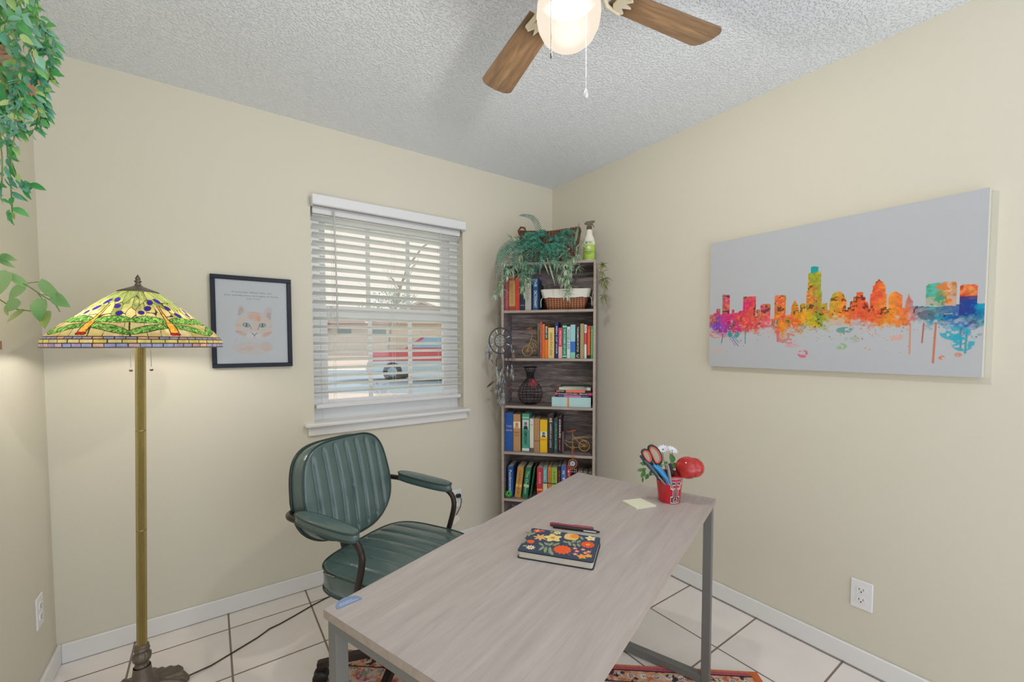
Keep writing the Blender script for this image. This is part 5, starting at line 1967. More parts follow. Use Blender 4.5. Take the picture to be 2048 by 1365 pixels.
# ================================================================= SPRAY BOTTLE
sb = thing('spray_bottle', 'clear spray bottle with green label and brown trigger on top of the bookcase', 'bottle', SP(.540, .06, ROWS['top']), SA)
m_soap = mat('bottle_plastic', '#e9e4d6', rough=.15, spec=.6, vary=(6, .01))
m_lab = mat('label_green', '#a8c84a', rough=.5, vary=(5, .02))
m_trig = mat('trigger_brown', '#5b4f3c', rough=.4)
MB().lathe([(.030, 0), (.0335, .004), (.0335, .125), (.031, .140), (.0225, .158), (.0185, .172), (.0175, .19), (.0135, .197)], 36).build('bottle_body', m_soap, sb)
lo = MB().lathe([(.0338, .010), (.0341, .012), (.0341, .120), (.0338, .122)], 36, cap=False).build('label', m_lab, sb)
q = MB().lathe([(.0344, .100), (.0346, .101), (.0346, .1195), (.0344, .1205)], 36, cap=False)
q.build('label_band', mat('label_white', '#e4e6d0', rough=.5), lo)
m = MB()
def wrap_text(m, s, z0, z1, half):
    v, f, w, h = text_verts(s)
    out = []
    for p in v:
        a = -PI / 2 + (p[0] / w * 2 - 1) * half
        out.append((.0352 * math.cos(a), .0352 * math.sin(a), z0 + p[1] / h * (z1 - z0)))
    m._add(out, f)
wrap_text(m, "MEYER'S", .103, .117, .62)
wrap_text(m, 'MULTI-SURFACE', .050, .056, .6)
wrap_text(m, 'CLEANER', .040, .046, .35)
m.build('lettering', mat('label_ink', '#4a5a34', rough=.6), lo)
q = MB()
q.torus((0, -.0345, .080), .009, .0022, axis=(0, 1, 0), n=24, m=5)
q.lathe([(.0045, 0), (.0045, .0012)], 16, (0, -.0355, .080), axis=(0, 1, 0))
q.build('label_emblem', m_soap, lo)
m = MB().lathe([(.0165, .193), (.0165, .212), (.013, .215)], 24)
m.prism([(-.030, .232), (-.018, .243), (.030, .247), (.034, .240), (.016, .232), (.012, .212), (-.010, .212), (-.014, .225)], -.009, .009, 'xz')
m.prism([(.014, .232), (.024, .224), (.031, .208), (.027, .207), (.019, .220), (.010, .226)], -.006, .006, 'xz')
m.build('trigger', m_trig, sb)

# ================================================================= THINGS ON THE DESK
# notebook
NBc = [Vector((-1.425, -1.517, 0)), Vector((-1.304, -1.684, 0))]
na = math.atan2(NBc[1].y - NBc[0].y, NBc[1].x - NBc[0].x)
nb = thing('notebook', 'notebook with dark blue cover of orange and yellow flowers, closed on the desk', 'notebook', (NBc[0].x, NBc[0].y, DZ + .0004), na)
NW, ND, NT = .206, .150, .021
m_nc = mat('notebook_cover_edge', '#1c222e', rough=.5)


def rrect(x0, x1, y0, y1, r, n=6):
    out = []
    for (cx, cy, a0_) in ((x1 - r, y1 - r, 0), (x0 + r, y1 - r, 90), (x0 + r, y0 + r, 180), (x1 - r, y0 + r, 270)):
        for k in range(n + 1):
            a = math.radians(a0_ + 90 * k / n)
            out.append((cx + r * math.cos(a), cy + r * math.sin(a)))
    return out


m = MB()
m.prism(rrect(0, NW, 0, ND, .008), 0, .0022)
m.prism(rrect(0, NW, 0, ND, .008), NT - .0024, NT - .0002)
m.box(.002, NW - .002, ND - .003, ND, .001, NT - .001)
m.build('cover', m_nc, nb)
MB().prism(rrect(.003, NW - .003, .0025, ND - .003, .006), .0022, NT - .0024).build('pages', mat('notebook_pages', '#d8d2c4', rough=.85, vary=(60, .05)), nb)
nx, ny = 412, 300
rs = Ras(nx, ny, NW, ND, '#3a495f')
rs.a *= (.9 + .2 * vnoise(ny, nx, 50, 77, 2))[..., None]


def nbp(x, y):      # photo-zoom coordinates of the cover -> local
    # corners: front-left (235,770) front-right (1640,990) back-right (1780,540) back-left (500,350)
    A, B, C_, D = np.array([235, 770.]), np.array([1640, 990.]), np.array([1780, 540.]), np.array([500, 350.])
    u, v = .5, .5
    for _ in range(12):
        P_ = A * (1 - u) * (1 - v) + B * u * (1 - v) + C_ * u * v + D * (1 - u) * v
        du = -A * (1 - v) + B * (1 - v) + C_ * v - D * v
        dv = -A * (1 - u) - B * u + C_ * u + D * (1 - u)
        J = np.stack([du, dv], 1)
        s_ = np.linalg.solve(J, np.array([x, y]) - P_)
        u, v = u + s_[0], v + s_[1]
    return u * NW, v * ND


def petals(x, y, r, n_, col, ctr=None, cr_=.3, wob=.35, rot=0):
    cx_, cy_ = nbp(x, y)
    r *= 1.13
    th_ = np.arctan2(rs.V - cy_, rs.U - cx_) + rot
    d = np.hypot(rs.U - cx_, rs.V - cy_) / (r * (1 - wob * (.5 + .5 * np.cos(n_ * th_))))
    rs.put(np.clip((1 - d) * 8, 0, 1), col)
    rs.put(np.clip((1 - np.abs(d - .55) / .06), 0, 1) * (np.cos(n_ * th_) > .3), '#7a4a2c', .25)
    if ctr:
        rs.ell(cx_, cy_, r * cr_, r * cr_, ctr)


def leafp(x0, y0, x1, y1, w_, col):
    a = np.array(nbp(x0, y0)); b_ = np.array(nbp(x1, y1))
    c_ = (a + b_) / 2
    d = b_ - a
    rs.ell(c_[0], c_[1], np.hypot(*d) / 2, w_, col, math.atan2(d[1], d[0]))


for (x0, y0, x1, y1) in ((640, 640, 720, 700), (740, 640, 830, 690), (650, 780, 740, 710), (760, 820, 780, 720), (840, 700, 900, 640), (860, 840, 850, 720), (900, 700, 1030, 650), (910, 860, 860, 780),
                         (1100, 610, 1170, 650), (1200, 620, 1230, 700), (1250, 640, 1330, 600), (1280, 660, 1320, 720), (1350, 640, 1420, 600), (1360, 660, 1400, 720), (430, 520, 470, 400), (470, 490, 560, 440), (330, 700, 410, 690), (320, 650, 380, 570), (1420, 520, 1460, 590), (850, 440, 900, 420)):
    leafp(x0, y0, x1, y1, .0045, '#8f9c78')
rs.line([nbp(650, 760), nbp(720, 700), nbp(840, 660), nbp(1030, 660)], .0012, '#8f9c78')
rs.line([nbp(1100, 640), nbp(1250, 640), nbp(1420, 650)], .0012, '#8f9c78')
petals(600, 410, .012, 6, '#e8744a', '#f2b89a')
petals(700, 410, .008, 5, '#d05a5a')
petals(660, 540, .020, 7, '#e8b070', wob=.5)
petals(900, 550, .026, 5, '#ecd488', '#dd8a3c', .22)
petals(985, 450, .012, 6, '#e4d8a8', '#c8b070', .3)
petals(1250, 530, .022, 4, '#eec27a', wob=.1)
petals(1310, 520, .014, 9, '#f09a3a', wob=.15)
petals(1600, 560, .015, 5, '#ece0a8', '#e0c060', .25)
petals(1545, 680, .019, 11, '#ee5a2c', '#f0a050', .28, wob=.14)
petals(480, 620, .011, 3, '#ee5f30', wob=.1)
petals(485, 725, .013, 9, '#efe2c8', '#e8a85a', .35, wob=.4)
petals(1085, 770, .025, 13, '#f2602c', wob=.18)
for (x, y) in ((1315, 750), (1350, 800), (1320, 850), (1460, 770), (1560, 810), (1500, 830)):
    petals(x, y, .007, 5, '#e8867a', '#f0c8b8')
petals(1440, 890, .013, 5, '#f2a03c')
petals(1560, 880, .010, 5, '#f0a848')
for i in range(24):
    x = 420 + (i * 397 % 1200); y = 440 + (i * 211 % 460)
    p_ = nbp(x, y)
    rs.ell(p_[0], p_[1], .0011, .0011, '#d8cdb8')
X = .0006 + rs.U * (NW - .0012) / NW
Y = .0006 + rs.V * (ND - .0012) / ND
r_ = .008
dxc = np.maximum(0, np.maximum(r_ - X, X - (NW - r_)))
dyc = np.maximum(0, np.maximum(r_ - Y, Y - (ND - r_)))
ex = np.hypot(dxc, dyc)
k_ = np.where(ex > r_, r_ / np.maximum(ex, 1e-9), 1)
Xc, Yc = np.clip(X, r_, NW - r_), np.clip(Y, r_, ND - r_)
X = Xc + (X - Xc) * k_; Y = Yc + (Y - Yc) * k_
P = np.stack([X, Y, np.full(X.shape, NT)], -1)
arr_grid('cover_print', P, rs.a, painted('notebook_print', rough=.45, spec=.4), nb)
m = MB()
m.tube([(.01, ND - .004, .010), (-.006, ND + .006, .004), (-.022, ND + .004, .0018)], .0012, 5)
m.tube([(.012, ND - .004, .010), (.004, ND + .012, .004), (-.010, ND + .016, .0015)], .0012, 5)
m.build('ribbon', mat('ribbon_coral', '#e2846c', rough=.7), nb)


def pen(name, label, a, b_, r, col, dark, zc):
    A, B = Vector(a), Vector(b_)
    an = math.atan2(B.y - A.y, B.x - A.x)
    Lg = (B - A).length
    t = thing(name, label, 'pen', (A.x, A.y, DZ + zc), an)
    return t, Lg


t, Lg = pen('pen', 'maroon felt pen lying behind the notebook', (-1.217, -1.412, 0), (-1.132, -1.519, 0), .006, '#7c3444', None, .0062)
m = MB().tube([(0, 0, 0), (.004, 0, 0), (Lg - .004, 0, 0), (Lg, 0, 0)], [.0045, .006, .006, .005], 14); m.build('barrel', mat('pen_maroon', '#8a3a4c', rough=.35, vary=(10, .03)), t)
m = MB().box(.03, .075, -.0015, .0015, .0058, .0064); m.build('print_line', mat('pen_print', '#c9a0a8', rough=.5), t)
t, Lg = pen('pen', 'black pen with a white tip beside the maroon pen', (-1.220, -1.430, 0), (-1.131, -1.544, 0), .005, '#1b1b1f', None, .0050)
m = MB().tube([(0, 0, 0), (Lg * .9, 0, 0), (Lg, 0, 0)], [.0045, .0048, .002], 12); m.build('barrel', m_black, t)
m = MB().box(Lg * .66, Lg * .93, -.0062, -.0045, -.0015, .0015, bev=.0005); m.build('clip', m_plate, t)

# sticky notes
A = Vector((-.826, -1.407, 0)); B = Vector((-.884, -1.487, 0)); C_ = Vector((-.803, -1.511, 0))
d1 = (C_ - B).normalized()
st = thing('sticky_notes', 'pad of pale yellow sticky notes on the desk in front of the cup', 'note pad', (B.x, B.y, DZ + .0004), math.atan2(d1.y, d1.x))
m = MB()
m.prism([(0, 0), (.083, 0), (.083 - .012, .078), (-.004, .082)][::1], 0, .005)
m.build('paper_pad', mat('note_yellow', '#e6e6cc', rough=.85, vary=(40, .02)), st)

# blue sticker on the desk corner
sk = thing('sticker', 'blue half-oval sticker with two lines of small print at the near desk corner', 'sticker', (-1.852, -1.456, DZ + .0002), dk + math.radians(-12))
pts = [(.040 * math.cos(math.radians(a)), .004 + .030 * math.sin(math.radians(a))) for a in range(-8, 189, 7)]
pts = [(x * .72, y * .95 - .012) for x, y in pts]
MB().prism(pts, 0, .0004).build('sticker_sheet', mat('sticker_blue', '#7f93b8', rough=.4, vary=(8, .05)), sk)
m = MB()
for zz, ln in ((.002, .036), (-.004, .042)):
    x = -ln / 2
    for wl in (.006, .004, .009, .005, .007, .004):
        if x + wl < ln / 2:
            m.box(x, x + wl, zz - .0011, zz + .0011, .0004, .0006)
        x += wl + .0013
m.build('print', mat('sticker_print', '#c3d3e8', rough=.5), sk)

# cup
CC = Vector((-.714, -1.500, DZ + .0004))
cup = thing('pencil_cup', 'red plastic cup with a double-T emblem holding scissors and pens on the desk', 'cup', tuple(CC), 0)
NTH_, NZ = 520, 200
CR0, CR1, CHT = .0375, .0485, .103
rs = Ras(NTH_, NZ, 1.0, 1.0, '#c4202c')
# photograph-facing direction of the emblem
to_cam = math.atan2(CAM_POS[1] - CC.y, CAM_POS[0] - CC.x)
ec = .5
Usc = (rs.U - ec) * (2 * PI * .043) / .0235     # in half-emblem units
Vsc = (rs.V - .50) / .46


def tmask(x0, x1, y0, y1):
    return ((Usc >= x0) & (Usc <= x1) & (Vsc >= y0) & (Vsc <= y1))


def tee(cx, cy, s, g):
    """block T: wide bar with serifs, stem, foot; grown by g"""
    m_ = ((np.abs(Usc - cx) < s * .95 + g) & (Vsc < cy + s * 1.0 + g) & (Vsc > cy + s * .55 - g))
    m_ |= (np.abs(np.abs(Usc - cx) - s * .78) < s * .17 + g) & (Vsc < cy + s + g) & (Vsc > cy + s * .25 - g)
    m_ |= (np.abs(Usc - cx) < s * .22 + g) & (Vsc < cy + s + g) & (Vsc > cy - s - g)
    m_ |= (np.abs(Usc - cx) < s * .52 + g) & (Vsc < cy - s * .68 + g) & (Vsc > cy - s - g)
    return m_ * 1.0


def emb(g):
    m_ = (np.abs(Usc) < 1.0 + g) & (Vsc < .96 + g) & (Vsc > .50 - g)
    m_ |= (np.abs(Usc) < .74 + g) & (Vsc < .50) & (Vsc > .16 - g)
    m_ |= (np.abs(Usc) < .40 + g) & (Vsc < .2) & (Vsc > -.9)
    m_ |= (np.abs(Usc) < .72 + g) & (Vsc < -.56 + g) & (Vsc > -.96 - g)
    return m_ * 1.0


def tin(x0, w_, y0, y1, sw, g):
    m_ = (np.abs(Usc - x0) < w_ + g) & (Vsc < y1 + g) & (Vsc > y1 - .20 - g)
    m_ |= (np.abs(np.abs(Usc - x0) - (w_ - .07)) < .07 + g) & (Vsc < y1) & (Vsc > y1 - .32 - g)
    m_ |= (np.abs(Usc - x0) < sw + g) & (Vsc < y1) & (Vsc > y0 - g)
    m_ |= (np.abs(Usc - x0) < sw + .2 + g) & (Vsc < y0 + .14 + g) & (Vsc > y0 - g)
    return m_ * 1.0


rs.put(emb(.07), '#ece6dc'); rs.put(emb(.0), '#33383a')
rs.put(tin(0, .52, -.84, .40, .16, .05), '#ece6dc'); rs.put(tin(0, .52, -.84, .40, .16, 0), '#a81e34')
rs.put(tin(0, .84, .10, .88, .10, .05) * (Vsc > .40), '#d8b0b4'); rs.put(tin(0, .84, .10, .88, .10, 0) * (Vsc > .36), '#b02a44')
ang_e = to_cam + math.radians(32)
TH_ = (rs.U - ec) * 2 * PI + ang_e
RR_ = CR0 + (CR1 - CR0) * rs.V
P = np.stack([RR_ * np.cos(TH_), RR_ * np.sin(TH_), rs.V * CHT], -1)
arr_grid('cup_wall', P[:, :-1], rs.a[:, :-1], painted('cup_print', rough=.25, spec=.5, coat=.2), cup, wrap=True)
m_cupr = mat('cup_red', '#c02430', rough=.3, vary=(6, .02))
m = MB().lathe([(.001, .001), (CR0 - .001, .001), (CR0 - .001, .004), (CR1 - .003, CHT - .001), (CR1 - .001, CHT + .0005), (CR1 + .0008, CHT - .001), (CR1 + .0008, CHT - .005)], 48, cap=False)
m.build('cup_lining', m_cupr, cup)


def inward(px, py, depth):
    """world offset from the cup for something seen at a photo position"""
    return Vector(at(px, py, depth)) - Vector((0, 0, 0))


cd_ = 1.545     # view depth of the cup
m_sor = mat('scissor_orange', '#e2593c', rough=.35); m_sbk = mat('scissor_black', '#262528', rough=.4)
m_steel = mat('steel', '#b8bcc0', rough=.25, metal=.9)
# scissors with two finger loops
sc = thing('scissors', 'scissors with black and orange loop handles standing in the red cup', 'scissors', tuple(CC))
def loop(m, pts, r):
    P_ = []
    n_ = len(pts)
    for i in range(n_):
        p0, p1_, p2_, p3 = [Vector(pts[(i + k) % n_]) for k in (-1, 0, 1, 2)]
        for t in (0, .25, .5, .75):
            P_.append(.5 * ((2 * p1_) + (p2_ - p0) * t + (2 * p0 - 5 * p1_ + 4 * p2_ - p3) * t * t + (3 * p1_ - p0 - 3 * p2_ + p3) * t ** 3))
    return m.tube(P_, r, 8, closed=True)
def W(px, py, d=.010):
    return tuple(Vector(at(px, py, cd_ + d)) - CC)
L1 = [W(1297, 897), W(1303, 891.5), W(1313, 897), W(1321, 909), W(1323, 922), W(1318, 929), W(1311, 927), W(1305, 915)]
L2 = [W(1284, 905, -.01), W(1289, 900, -.01), W(1297, 903, -.01), W(1302, 913, -.01), W(1303, 922, -.01), W(1299, 926, -.01), W(1291, 919, -.01)]
for LL in (L1, L2):
    m = loop(MB(), LL, .0042); ho = m.build('handle_loop', m_sbk, sc)
    c_ = sum((Vector(p) for p in LL), Vector()) / len(LL)
    ins = [tuple(c_ + (Vector(p) - c_) * .80 + Vector((-.0012, -.0012, 0))) for p in LL]
    m = loop(MB(), ins, .0030); m.build('grip_insert', m_sor, ho)
m = MB().tube([W(1302, 926), W(1312, 945), W(1322, 962)], [.0075, .0075, .005], 8)
m.tube([W(1314, 928), W(1318, 945), W(1328, 962)], [.006, .006, .005], 8)
m.build('shank', m_sbk, sc)
m = MB().tube([W(1322, 962), (.016, .010, .03), (.022, .008, .008)], [.005, .006, .001], 6); m.build('blade', m_steel, sc)
def stick(name, label, cat, segs, grp=None):
    t = thing(name, label, cat, tuple(CC), 0, grp)
    for (nm, pts, rad, mt) in segs:
        MB().tube(pts, rad, 12).build(nm, mt, t)
    return t
m_blue = mat('pen_blue', '#2f8fc8', rough=.3, vary=(20, .05)); m_grey = mat('pen_grey', '#8f8c8a', rough=.4); m_slate = mat('pen_slate', '#3f5566', rough=.35)
stick('cutter', 'slate blue and black craft knife leaning out to the left of the red cup', 'knife', [('handle', [W(1281, 912, .020), W(1290, 924, .020)], [.005, .006], m_slate), ('body', [W(1290, 924, .020), W(1312, 950, .018), (-.002, .014, .04)], [.0058, .0058, .004], m_sbk), ('tip', [(-.002, .014, .04), (.006, .010, .006)], [.003, .001], m_steel)])
stick('tweezers', 'grey-blue rounded tool handle leaning left in the red cup under the scissors', 'tool', [('handle', [W(1289, 922, -.02), W(1298, 931, -.02), W(1308, 943, -.02), W(1316, 953, -.02)], [.004, .0062, .0062, .005], m_slate), ('shaft', [W(1316, 953, -.02), (.004, -.014, .03), (.008, -.012, .006)], [.004, .003, .001], m_steel)])
stick('marker', 'bright blue marker leaning left in the red cup', 'pen', [('cap', [W(1307, 931, -.012), W(1318, 941, -.012)], [.005, .0075], m_blue), ('barrel', [W(1318, 941, -.012), W(1332, 957, -.014), (.012, -.010, .02), (.014, -.010, .005)], [.0078, .0072, .006, .003], m_blue)], 'blue markers in the cup')
stick('marker', 'second bright blue marker, the one closer to the grey pen in the red cup', 'pen', [('cap', [W(1313, 931, .002), W(1322, 940, .002)], [.004, .006], m_blue), ('barrel', [W(1322, 940, .002), W(1335, 957, .0), (.018, .0, .02), (.018, .0, .005)], [.0064, .0062, .005, .003], m_blue)], 'blue markers in the cup')
stick('highlighter', 'grey flat pen standing upright in the red cup beside the black one', 'pen', [('barrel', [W(1335, 930, -.01), W(1338, 945, -.01), W(1340, 960, -.01), (.0, -.022, .008)], [.004, .0058, .006, .005], m_grey)])
stick('felt_pen', 'black capped pen standing upright in the red cup', 'pen', [('cap', [W(1339, 928, .01), W(1342, 938, .01)], [.005, .0065], m_sbk), ('barrel', [W(1342, 938, .01), W(1347, 962, .01), (.02, -.018, .01)], [.0062, .0058, .004], m_sbk)])
# red ball topper
rb = thing('red_ball', 'glossy red double-lobed ball on a short stem in the red cup', 'ball', tuple(CC))
bc_ = Vector(W(1375, 936, .0))
m = MB().ball(bc_, .0415, 32, 20, (1, 1, .96))
m.ball(bc_ + Vector((.013, -.016, .002)), .0365, 28, 18, (1, 1, .97))
m.v = [tuple(p) for p in m.v]
mrb, nt, b = new_mat('red_gloss')
tc = nt.nodes.new('ShaderNodeTexCoord'); n = nt.nodes.new('ShaderNodeTexNoise'); n.inputs['Scale'].default_value = 40
nt.links.new(tc.outputs['Object'], n.inputs['Vector'])
cr = nt.nodes.new('ShaderNodeValToRGB'); cr.color_ramp.elements[0].color = (*lin('#a3141a'), 1); cr.color_ramp.elements[1].color = (*lin('#c6281f'), 1)
cr.color_ramp.elements[0].position = .4; cr.color_ramp.elements[1].position = .65
nt.links.new(n.outputs['Fac'], cr.inputs[0]); nt.links.new(cr.outputs[0], b.inputs['Base Color'])
b.inputs['Roughness'].default_value = .1; b.inputs['Coat Weight'].default_value = .5; b.inputs['Coat Roughness'].default_value = .03
bo = m.build('ball', mrb, rb)
MB().tube([bc_ + Vector((-.010, .006, -.028)), W(1356, 962), (.015, -.006, .02)], [.004, .003, .002], 8).build('stem', m_cupr, rb)
# flower sprig
fs_ = thing('flower_sprig', 'artificial daisy sprig with white flowers and green leaves in the red cup', 'flowers', tuple(CC))
m_lf = leaf_mat('sprig_leaf', '#3f7a3c', '#6a9a58', rough=.5)
m = MB()
for (px, py, d) in ((1325, 905, .04), (1344, 903, .04), (1340, 918, .03)):
    m.tube([(.01, .012, .012), (.008, .016, .09), W(px + 2, py + 14, d), W(px, py, d)], .0012, 5)
for (px, py, d) in ((1283, 925, .02), (1288, 950, .02), (1324, 930, .03)):
    m.tube([(.0, .01, .012), (-.004, .016, .10), W(px + 8, py + 2, d), W(px, py, d)], .0011, 5)
m.build('stem', m_lf, fs_)
m = MB()
for (px, py, d, L_, dx, dz, w_) in ((1346, 926, .03, .035, -.2, 1, .026), (1342, 938, .03, .03, .5, .6, .022), (1352, 935, .03, .03, .3, -.5, .02), (1292, 930, .02, .024, -1, .35, .016), (1292, 938, .02, .022, -.9, -.4, .016),
                                     (1290, 943, .02, .03, -.5, -.9, .018), (1296, 948, .02, .026, -.3, -1, .016), (1300, 942, .02, .024, .2, -1, .015), (1285, 955, .02, .024, .1, -1, .010), (1325, 934, .03, .02, -.6, .3, .014), (1328, 928, .03, .018, .7, .3, .013), (1286, 940, .02, .022, -.8, -.1, .015), (1298, 936, .02, .02, .4, .3, .013)):
    m.leaf(W(px, py, d), rt * dx + Vector((0, 0, dz)), -fw + Vector((0, 0, .5)), L_, w_, curl=.3, seg=4)
m.build('leaves', m_lf, fs_)
m_pt = mat('petal_white', '#e4e4ee', rough=.6, vary=(30, .04))
for (px, py, d, tilt) in ((1326, 900, .04, -.4), (1344, 902, .04, .3)):
    m = MB()
    c_ = Vector(W(px, py, d))
    up = (Vector((0, 0, 1)) + rt * tilt - fw * .55).normalized()
    X_, Y_ = frame_from(up)
    for k in range(13):
        a = 2 * PI * k / 13
        m.leaf(c_, X_ * math.cos(a) + Y_ * math.sin(a) + up * .35, up, .024, .0085, curl=.1, seg=3)
    po = m.build('petals', m_pt, fs_)
    MB().ball(c_ - up * .002, .005, 10, 6).build('flower_centre', m_lf, po)

# ================================================================= WICKER BASKET WITH FERNS ON THE BOOKCASE
wb = thing('wicker_basket', 'dark brown wicker basket standing on top of the bookcase behind the ferns', 'basket', SP(.288, .135, ROWS['top']), SA)
m_dw = MATS.get('wicker_dark') or MATS['wicker_brown'].copy()
m_dw.name = 'wicker_dark'
for n in m_dw.node_tree.nodes:
    if n.type == 'VALTORGB':
        n.color_ramp.elements[0].color = (*lin('#4a2e24'), 1)
        n.color_ramp.elements[1].color = (*lin('#8a5c42'), 1)
m = MB()
NBk = 56
def ring_(t, off=0.0):
    a, b_ = .165 + .030 * t - off, .075 + .010 * t - off
    lift = lambda x: .020 * (abs(x) / .19) ** 2 * t
    out = []
    for k in range(NBk):
        x, y = sup(2 * PI * k / NBk, a, b_, 6)
        out.append((x, y, .195 * t + lift(x)))
    return out
R_ = [ring_(0), ring_(.3), ring_(.65), ring_(1), ring_(1, .010), ring_(.1, .012)]
m._add([p for r in R_ for p in r], [(r * NBk + k, r * NBk + (k + 1) % NBk, (r + 1) * NBk + (k + 1) % NBk, (r + 1) * NBk + k) for r in range(5) for k in range(NBk)] + [tuple(range(NBk))[::-1], tuple(range(5 * NBk, 6 * NBk))], True)
m.build('basket_body', m_dw, wb)
m = MB()
m.tube([(p[0], p[1], p[2] + .002 * math.sin(i * 2.2)) for i, p in enumerate(ring_(1, .004))], .0065, 8, closed=True)
m.tube([(-.195, .0, .20), (-.205, 0, .235), (-.19, 0, .255), (-.165, 0, .25), (-.16, 0, .22)], .007, 8)
m.build('basket_rim', m_dw, wb)

m_fern = leaf_mat('fern_green', '#1c4f46', '#4d9a80', rough=.4, trans=.12, scale=45)
m_fern2 = leaf_mat('spider_green', '#93b892', '#dbe8d0', rough=.5, trans=.2, scale=22)
m_strp = leaf_mat('strap_green', '#7c9872', '#bccaa2', rough=.5, trans=.2, scale=30)
m_olv = leaf_mat('olive_leaf', '#7d8450', '#a9ab78', rough=.6, trans=.2, scale=25)


def frond(m, pts, wmax, n=32, stem=.0016):
    c = curve(pts, n)
    m.tube(c, [stem * (1 - .8 * i / n) for i in range(n + 1)], 4)
    for i in range(2, n + 1):
        t = i / n
        d = (c[min(i + 1, n)] - c[i - 1]).normalized()
        w_ = wmax * (math.sin(PI * min(1, t * .88 + .12)) ** .6) * (1 - .55 * t)
        up = -fw + Vector((0, 0, .45))
        side = d.cross(up).normalized()
        for s_ in (1, -1):
            m.leaf(c[i], side * s_ + d * .5, up, w_, w_ * .10 + .0032, curl=.25, fold=.05, shape='oval', seg=3)


fern = thing('fern_plant', 'dark green artificial ferns arching over the front of the bookcase top', 'plant', SP(.27, .10, ROWS['top'] + .14))
F0 = Vector(fern.location)
def FP(px, py, d):
    return tuple(Vector(at(px, py, d)) - F0)
m = MB()
D0 = 2.66
base = FP(1090, 492, D0 + .03)
for pts, w_ in (
        ([base, FP(1080, 465, D0), FP(1068, 438, D0 - .03), FP(1050, 431, D0 - .06), FP(1038, 432, D0 - .09)], .034),
        ([base, FP(1115, 472, D0), FP(1135, 462, D0 - .06), FP(1152, 466, D0 - .1)], .042),
        ([base, FP(1068, 470, D0 - .08), FP(1040, 495, D0 - .16), FP(1030, 520, D0 - .22), FP(1028, 538, D0 - .24)], .048),
        ([base, FP(1056, 482, D0 - .05), FP(1025, 492, D0 - .12), FP(1004, 515, D0 - .18), FP(993, 548, D0 - .2)], .042),
        ([base, FP(1048, 475, D0), FP(1015, 488, D0 - .06), FP(998, 508, D0 - .1), FP(992, 530, D0 - .12)], .036),
        ([base, FP(1070, 485, D0 - .1), FP(1050, 520, D0 - .2), FP(1045, 552, D0 - .26), FP(1042, 572, D0 - .27)], .04),
        ([base, FP(1085, 495, D0 - .1), FP(1072, 528, D0 - .2), FP(1070, 548, D0 - .24)], .045),
        ([base, FP(1098, 488, D0 - .1), FP(1104, 510, D0 - .2), FP(1096, 535, D0 - .24)], .05),
        ([base, FP(1110, 490, D0 - .08), FP(1130, 498, D0 - .15), FP(1142, 520, D0 - .2)], .042),
        ([base, FP(1118, 484, D0 - .06), FP(1140, 486, D0 - .12), FP(1155, 505, D0 - .16)], .036),
        ([base, FP(1060, 490, D0 - .12), FP(1035, 505, D0 - .2), FP(1012, 540, D0 - .24), FP(1008, 562, D0 - .24)], .04),
        ([base, FP(1100, 478, D0 - .05), FP(1120, 476, D0 - .12), FP(1142, 480, D0 - .16)], .04),
        ([base, FP(1075, 478, D0 - .1), FP(1052, 492, D0 - .2), FP(1035, 508, D0 - .25)], .05),
        ([base, FP(1090, 500, D0 - .12), FP(1085, 520, D0 - .22), FP(1078, 545, D0 - .26)], .04),
        ([base, FP(1110, 478, D0 - .02), FP(1128, 466, D0 - .04), FP(1146, 478, D0 - .08), FP(1152, 498, D0 - .12)], .044),
        ([base, FP(1092, 470, D0 - .02), FP(1080, 466, D0 - .05), FP(1062, 474, D0 - .1), FP(1048, 492, D0 - .14)], .046),
        ([base, FP(1108, 488, D0 - .1), FP(1126, 505, D0 - .17), FP(1128, 530, D0 - .2)], .046),
        ([base, FP(1076, 492, D0 - .12), FP(1058, 512, D0 - .2), FP(1060, 545, D0 - .23), FP(1066, 570, D0 - .24)], .042),
        ([base, FP(1052, 486, D0 - .08), FP(1022, 498, D0 - .14), FP(1005, 525, D0 - .18), FP(1000, 560, D0 - .18)], .040),
        ([base, FP(1104, 494, D0 - .12), FP(1112, 520, D0 - .2), FP(1106, 548, D0 - .22)], .040),
        ([base, FP(1040, 484, D0 - .04), FP(1008, 500, D0 - .08), FP(994, 525, D0 - .1), FP(990, 560, D0 - .1)], .03),
        ([base, FP(1062, 470, D0 - .02), FP(1052, 475, D0 - .08), FP(1022, 505, D0 - .14)], .042)):
    frond(m, pts, w_)
m.build('fronds', m_fern, fern)


def rosette(m, c, n, L_, w_, rng, droop=.4, spread=1.0, axis=(0, 0, 1)):
    for k in range(n):
        a = rng.uniform(0, 2 * PI)
        el = rng.uniform(-.9, .9) * spread
        d = Vector((math.cos(a) * math.cos(el), math.sin(a) * math.cos(el), math.sin(el) - .25))
        m.leaf(c, d, (0, 0, 1), L_ * rng.uniform(.6, 1.15), w_, curl=droop, fold=.3, shape='strap', seg=4)


rng = random.Random(12)
def spider(label, blobs, stems, mt, L_=.042, straps=()):
    loc = SP(.3, .0, ROWS['top'])
    t = thing('spider_plant', label, 'plant', loc, 0)
    O_ = Vector(loc)
    s_ = MB()
    for pts in stems:
        s_.tube(curve([Vector(at(*p)) - O_ for p in pts], 10), .0012, 4)
    s_.build('runner', m_strp, t)
    m_ = MB()
    for (px, py, d, n) in blobs:
        rosette(m_, Vector(at(px, py, d)) - O_, int(n * 1.5), L_ * 1.3, .0088, rng)
    m_.build('leaf_cluster', mt, t)
    if straps:
        q_ = MB()
        for (a, b_, w_) in straps:
            A, B = Vector(at(*a)) - O_, Vector(at(*b_)) - O_
            q_.leaf(A, B - A, -fw, (B - A).length, w_, curl=.08, fold=.25, shape='strap', seg=6)
        q_.build('strap_leaves', m_strp, t)
    return t


